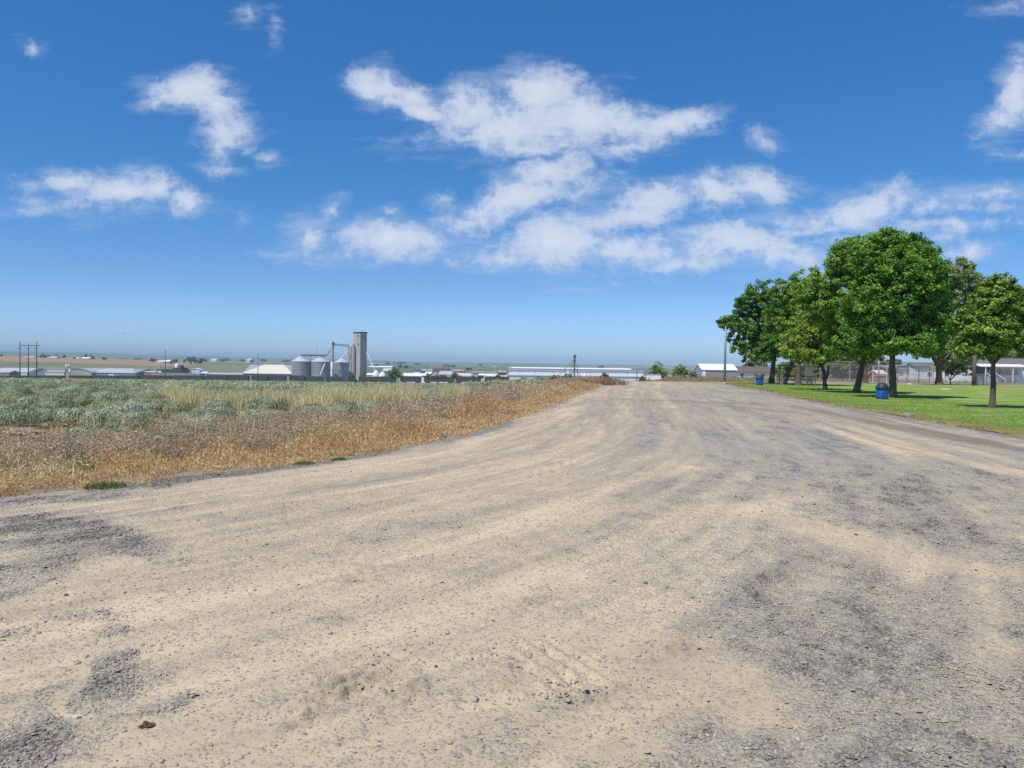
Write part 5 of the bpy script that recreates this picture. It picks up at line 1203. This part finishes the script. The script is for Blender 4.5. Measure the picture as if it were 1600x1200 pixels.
# --- shed and houses on the right
r0 = barn('grey sided shed with white metal roof beside the tall steel pole', 1097, 1151.5, 569.2, 578, 240, 10, M_greyw, M_white, name='shed', over=.25, ybase=596, doors=((.0, .10, .9),))
barn('pale blue house with brown roof right of the grey shed', 1151, 1213.5, 573.5, 581.5, 262, 8, M_blueg, M_brownr, name='house', over=.5, ybase=597, windows=((.10, .18, .45, .85), (.62, .70, .45, .85)), doors=((.44, .52, .85),), cat='house')
barn('small tan shed behind the dry bank left of the grey shed', 1050, 1075, 588.3, 590, 160, 5, M_tan, M_cream, name='shed', ybase=596)
barn('distant low farm roof on the plain left of the grey shed', 1098, 1112, 574.5, 576, 1500, 20, M_white, M_white, ybase=579)
barn('red shed with a cream sagging roof behind the ball field', 1372, 1385, 579.3, 584.5, 118, 3, M_red, M_cream, name='shed', ybase=597, over=.15)
barn('dark outbuilding between the red shed and the pale blue house', 1385, 1401, 572, 575, 122, 4, M_darkb, M_shing, name='shed', ybase=598)
# house A
rA = barn('pale blue mobile home with a porch gable seen between the trunks', 1400, 1446, 571, 577.5, 124, 5, M_blueg, M_shing, name='house', cat='house', ybase=600, windows=((.09, .26, .62, .86),), over=.25)
z0 = rA.location.z; w = 46 / FPX * 124 / 2; zr = lambda py_: at(1423, py_, 124).z - z0
MB().box(.1, .62, -.1, -.02, zr(592), zr(583.5)).build('door', surf('grey_door', (.2, .22, .27), .6), rA)
mb = MB(); mb.prism([(-.2, zr(577)), (.35, zr(572)), (.9, zr(577))], -.9, -.2); mb.build('porch_gable', M_white, rA)
for sx in (-.12, .82): MB().box(sx - .05, sx + .05, -.85, -.75, .1, zr(577)).build('post', M_white, rA)
mb = MB(); 
for i in range(3): mb.box(-.3, 1.0, -.95 - .3 * i, -.1 - .3 * i, 0, .55 - .18 * i)
mb.build('steps', M_cream, rA)
MB().box(-w, w, -.05, -.02, .05, .55).build('skirting', M_cream, rA)
# house B
rB = barn('long pale blue mobile home behind the hazy tree', 1435, 1524, 569, 576.5, 121, 5, M_blueg, M_shing, name='house', cat='house', ybase=600.5, over=.2, windows=((.15, .24, .5, .8), (.45, .54, .5, .8), (.8, .86, .5, .8)))
z0 = rB.location.z; w = 89 / FPX * 121 / 2; zr = lambda py_: at(1480, py_, 121).z - z0
MB().box(-w - .02, w + .02, -.06, -.02, .05, zr(593.5)).build('skirting', M_white, rB); MB().box(-w, w, -.08, -.061, zr(593.4), zr(592.6)).build('trim', M_dark, rB)
# house C
rC = barn('pale blue mobile home with a long white awning over its windows', 1516, 1640, 561.2, 570.5, 116, 6, M_blueg, M_shing, name='house', cat='house', ybase=601, over=.3)
z0 = rC.location.z; k = 116 / FPX; X = lambda px_: (px_ - 1578) * k; zr = lambda py_: at(1578, py_ + .35, 116).z - z0
mb = MB(); mb.add([(X(1517), -2.4, zr(573.3)), (X(1591), -2.4, zr(573.3)), (X(1593), -.28, zr(569.8)), (X(1519), -.28, zr(569.8)), (X(1517), -2.4, zr(573.3) + .1), (X(1591), -2.4, zr(573.3) + .1), (X(1593), -.28, zr(569.8) + .1), (X(1519), -.28, zr(569.8) + .1)], [(0, 3, 2, 1), (4, 5, 6, 7), (0, 1, 5, 4), (1, 2, 6, 5), (3, 0, 4, 7)]); mb.build('awning', M_white, rC)
MB().box(X(1526), X(1540.5), -2.2, -.03, zr(587.5), zr(573.6)).build('porch_recess_shade', surf('recess_shade_dark', (.09, .11, .11), .7), rC)  # solid dark box, its colour stands in for the shade of the porch recess
for (a, b_) in [(1541, 1549), (1551, 1567.5), (1569.5, 1579), (1580, 1590)]:
    f = MB().box(X(a), X(b_), -.07, -.01, zr(583), zr(576.5)).build('window', M_white, rC); MB().box(X(a) + .06, X(b_) - .06, -.09, -.072, zr(582.4), zr(577.2)).build('pane', surf('curtained_glass', (.42, .42, .45), .3), f)
MB().box(X(1540), X(1591), -.12, -.02, zr(584.8), zr(583.8)).build('ledge', surf('blue_trim', (.06, .10, .17), .6), rC)
MB().box(X(1540), X(1591), -.10, -.02, zr(596), zr(595.3)).build('trim', M_dark, rC); MB().box(X(1516), X(1640), -.05, -.015, .03, zr(596.3)).build('skirting', M_white, rC)
for px_ in (1526, 1541, 1568, 1591): MB().box(X(px_) - .05, X(px_) + .05, -2.3, -2.2, 0, zr(573.6)).build('post', M_white, rC)
mb = MB()
for i in range(5): mb.box(X(1528), X(1540), -2.3 - .28 * (i + 1), -2.3 - .28 * i, 0, zr(588) * (1 - i / 5))
mb.build('steps', M_conc, rC)
mb = MB()
for px_ in (1527.5, 1541): mb.tube([(X(px_), -2.3, zr(583)), (X(px_) + (.3 if px_ < 1530 else .5), -3.8, zr(592))], .04, 6); mb.tube([(X(px_) + (.3 if px_ < 1530 else .5), -3.8, 0), (X(px_) + (.3 if px_ < 1530 else .5), -3.8, zr(592))], .04, 6)
mb.build('handrail', M_white, rC)
# --- blue trash cans
def can(label, px_, py_):
    d = ray(px_, py_); t = -CAM_Z / d[2]; root = empty('trash_can', (d[0] * t, d[1] * t, Hs(d[0] * t, d[1] * t) + .02), label, 'trash can', 'blue drum trash cans on the lawn')
    prof = [(0, 0), (.27, 0), (.29, .02)]
    for zr_ in (.17, .34): prof += [(.287, zr_ - .02), (.294, zr_ - .005), (.294, zr_ + .005), (.287, zr_ + .02)]
    prof += [(.285, .58), (.30, .595), (.30, .61), (.27, .61)]
    MB().lathe(prof, 32).build('drum', M_can, root, True)
    MB().lathe([(.292, .50), (.312, .50), (.318, .62), (.302, .63)], 32).build('rim_band', surf('deep_blue_band', (.01, .035, .13), .4), root, True)
    lid = MB().lathe([(.32, .615), (.325, .635), (.275, .655), (.262, .70), (.23, .765), (.165, .815), (.09, .84), (0, .848)], 32).build('lid', M_canlid, root, True)
    MB().box(-.12, .12, -.268, -.225, .67, .745).build('flap', M_dark, lid, bevel=.012)
    mb = MB(); mb.tube([(-.15, -.30, .12), (-.1, -.306, .35), (.0, -.306, .42), (.12, -.303, .33)], .012, 6); mb.build('lettering_mark', surf('faded_blue_mark', (.008, .06, .25), .6), root)
    return root
can('blue drum trash can with a black dome lid beside the largest tree trunk', 1378, 624.6)
can('blue drum trash can farther away at the left end of the tree row', 1186.5, 602.6)
# --- cage under the trees
r0 = placed('batting_cage', 'dark framed ball cage with hanging grey netting under the trees', 'cage', 1247, 73); z0 = r0.location.z; k = 73 / FPX
X = lambda px_: (px_ - 1247) * k; zt = at(1247, 571.5, 73).z - z0
for (px_, y_) in [(1218.5, 0), (1233, 3), (1242, 3), (1254.5, 0), (1274.5, 0), (1277.5, 3)]: MB().tube([(X(px_), y_, 0), (X(px_), y_, zt)], .045, 8).build('post', M_dark, r0)
mb = MB(); mb.tube([(X(1218.5), 0, zt), (X(1277.5), 0, zt)], .045, 6); mb.tube([(X(1218.5), 3, zt), (X(1277.5), 3, zt)], .045, 6)
for px_ in (1218.5, 1277.5): mb.tube([(X(px_), 0, zt), (X(px_), 3, zt)], .045, 6)
mb.build('top_rail', M_dark, r0)
def netmat(name, col, alpha, sc):
    m, nt, p, out = newmat(name); p.inputs['Base Color'].default_value = (*col, 1); p.inputs['Roughness'].default_value = .6
    tcn = mnode(nt, 'ShaderNodeTexCoord'); outs = []
    for rot in (45, -45):
        mp = mnode(nt, 'ShaderNodeMapping', {'Vector': tcn.outputs['Object'], 'Rotation': (0, R(rot), 0), 'Scale': (sc, .001, sc)})
        w_ = mnode(nt, 'ShaderNodeTexWave', {'Vector': mp.outputs[0], 'Scale': 1.0}, bands_direction='X', wave_profile='SIN')
        outs.append(mnode(nt, 'ShaderNodeMath', {0: w_.outputs[0], 1: 1 - alpha * .5}, operation='GREATER_THAN').outputs[0])
    mx = mnode(nt, 'ShaderNodeMath', {0: outs[0], 1: outs[1]}, operation='MAXIMUM')
    tr = mnode(nt, 'ShaderNodeBsdfTransparent'); ms = mnode(nt, 'ShaderNodeMixShader', {0: mx.outputs[0], 1: tr.outputs[0], 2: p.outputs[0]}); nt.links.new(ms.outputs[0], out.inputs[0])
    return m
M_link = netmat('chain_link', (.42, .43, .44), .05, 3.5)
M_net = netmat('net', (.28, .30, .33), .75, 3.5)
n = 60; xs2 = np.linspace(X(1257), X(1271), n); V = []
for i, xv in enumerate(xs2):
    yv = .12 * math.sin(i * .9) + .06 * math.sin(i * 2.3)
    V += [(xv, yv, .05), (xv * .98 + X(1264) * .02, yv * .8, zt * .5), (xv, yv * .4, zt - .02)]
mesh_np('netting', V, grid_faces(n, 3), M_net, parent=r0, smooth=True)
# picnic tables
def picnic(label, px_, Y):
    r0 = placed('picnic_table', label, 'picnic table', px_, Y, 'picnic tables under the trees')
    mb = MB(); 
    for i in range(4): mb.box(-.9, .9, -.36 + i * .185, -.2 + i * .185, .71, .75)
    mb.build('table_top', M_wood, r0)
    for sy in (-.72, .5): MB().box(-.9, .9, sy, sy + .24, .42, .46).build('seat', M_wood, r0)
    for sx in (-.65, .65):
        MB().tube([(sx, -.5, 0), (sx, -.12, .7)], .035, 6).build('leg', M_galvp, r0); MB().tube([(sx, .5, 0), (sx, .12, .7)], .035, 6).build('leg', M_galvp, r0); MB().box(sx - .03, sx + .03, -.7, .7, .38, .42).build('brace', M_galvp, r0)
picnic('picnic table between the leaning trunk and the upright grey trunk', 1236, 70); picnic('picnic table right of the upright grey trunk', 1254, 70)
# --- ball field fences
def fence(label, pts, h, post_r, links=True, rails=(1.0,), mat=M_galvp, group=None, step=None):
    """pts: (px, Y) corners"""
    P = [at(a, 598, Y) for a, Y in pts]; r0 = empty('chain_link_fence', (P[0].x, P[0].y, Hs(P[0].x, P[0].y)), label, 'fence', group)
    o = Vector((P[0].x, P[0].y, r0.location.z))
    for i in range(len(P) - 1):
        a, b_ = P[i], P[i + 1]; a = Vector((a.x, a.y, Hs(a.x, a.y))); b_ = Vector((b_.x, b_.y, Hs(b_.x, b_.y))); L = (b_ - a).length; n = max(1, round(L / (step or 3)))
        for j in range(n + (i == len(P) - 2)):
            q = a.lerp(b_, j / n) - o; MB().tube([q, q + Vector((0, 0, h))], post_r, 8).build('post', mat, r0)
        a -= o; b_ -= o
        for f in rails: MB().tube([a + Vector((0, 0, h * f)), b_ + Vector((0, 0, h * f))], post_r * .7, 6).build('rail', mat, r0)
        if links:
            yo = Vector((0, .03, 0)); mesh_np('mesh_panel', [a + yo, b_ + yo, b_ + yo + Vector((0, 0, h)), a + yo + Vector((0, 0, h))], [(0, 1, 2, 3)], M_link, parent=r0)
    return r0
fence('tall chain link backstop fence behind the park trees', [(1281, 86), (1327.5, 86), (1373, 86), (1416, 86), (1458, 86)], 2.35, .045, rails=(1.0, .99), step=20)
fence('low chain link fence along the back of the lawn', [(1400, 92), (1470, 91), (1540, 90), (1640, 88)], 1.15, .03, rails=(1.0,), step=3.2)
fence('white framed ball goal enclosure left of the red shed', [(1363.5, 92), (1385.5, 92)], 2.0, .03, rails=(1.0, .45), mat=M_white, step=1.7)
fence('taller chain link dugout fence with a dark top rail right of the largest trunk', [(1402, 88), (1452, 88)], 1.95, .04, rails=(1.0, .97), mat=M_dark, step=1.35)
pole('pale steel light pole rising behind the nearer blue can', 1373.5, 559, 84, .07, 'light_pole', mat=M_galvp)
pole('thick wooden utility pole between the hazy tree and the lone right tree', 1523.5, 540, 74, .22)
r0 = placed('gate', 'small white post gate in the low fence by the awning house', 'gate', 1533, 84); 
for dx in (-.42, .30): MB().box(dx - .05, dx + .05, -.05, .05, 0, 1.05).build('post', M_white, r0)
MB().box(-.37, .25, -.02, .02, .85, .92).build('rail', M_white, r0); MB().box(-.37, .25, -.02, .02, .3, .36).build('rail', M_white, r0)
r0 = placed('base_plate', 'white flat base lying on the grass beside the worn path', 'base plate', 1477, 56.5, z=.06); MB().box(-.25, .25, -.25, .25, 0, .06).build('plate', M_white, r0, bevel=.02)
r0 = placed('irrigation_box', 'small white box low by the back fence right of the dugout', 'box', 1421, 76, z=-.0); MB().box(-.15, .15, -.12, .12, 0, .12).build('box_body', M_white, r0, bevel=.01)
# far farms on the left hill
barn('long white farm shed on the left skyline behind the triple pole', 36, 49.5, 557, 558.2, 1500, 25, M_blueg, M_white)
barn('pale roofed barn on the left skyline right of the dark trees', 73, 86, 556.5, 559.5, 1480, 25, M_greyw, M_roofm, name='barn')
barn('white farmhouse among dark trees on the left skyline', 126, 138, 558, 560, 1480, 20, M_white, M_white, name='farmhouse')
barn('small white shed left of the white farmhouse', 115, 121, 558.5, 560.2, 1480, 15, M_white, M_white, name='barn')
barn('white farm buildings at the foot of the tall single pole, left part', 245, 254, 563.3, 565, 1350, 20, M_cream, M_white, name='barn')
barn('white farm building at the foot of the tall single pole, right part', 254, 264, 562.6, 565, 1350, 20, M_tan, M_white, name='barn')
barn('tiny white building far out left of the big cream warehouse', 329, 338, 560.6, 561.9, 2600, 30, M_white, M_white)
barn('tiny white building far out above the cream warehouse', 385, 392, 560.4, 561.6, 2800, 30, M_white, M_white)
# a bird
for (px_, py_, lb) in [(195.5, 521.5, 'tiny dark bird in the sky over the left field'), (495, 546, 'tiny dark bird in the sky above the middle grain bin')]:
    q = at(px_, py_, 160); bm_ = MB(); bm_.tube([(-.16, 0, 0), (0, 0, .0), (.14, 0, .02)], [.02, .06, .015], 8)
    o = bm_.build('bird', M_dark, None, True); o.location = q; tag(o, lb, 'bird')
    for s_ in (-1, 1): MB().add([(-.06, 0, .02), (.06, 0, .02), (.0, s_ * .32, .14), (-.07, s_ * .2, .1)], [(0, 1, 2, 3)]).build('wing', M_dark, o)

# ------------------------------------------------------------------ haze
m = bpy.data.materials.new('air'); m.use_nodes = True; nt = m.node_tree; nt.nodes.clear()
out = nt.nodes.new('ShaderNodeOutputMaterial'); v = nt.nodes.new('ShaderNodeVolumePrincipled')
v.inputs['Color'].default_value = (.64, .86, 1.0, 1); v.inputs['Density'].default_value = HAZE_D; v.inputs['Anisotropy'].default_value = -0.33
nt.links.new(v.outputs[0], out.inputs['Volume'])
hz = MB().box(-17500, 17500, -17000, 17500, -26, 90).build('haze', m); tag(hz, 'thin blue haze in the air over the plain', 'haze', kind='stuff')
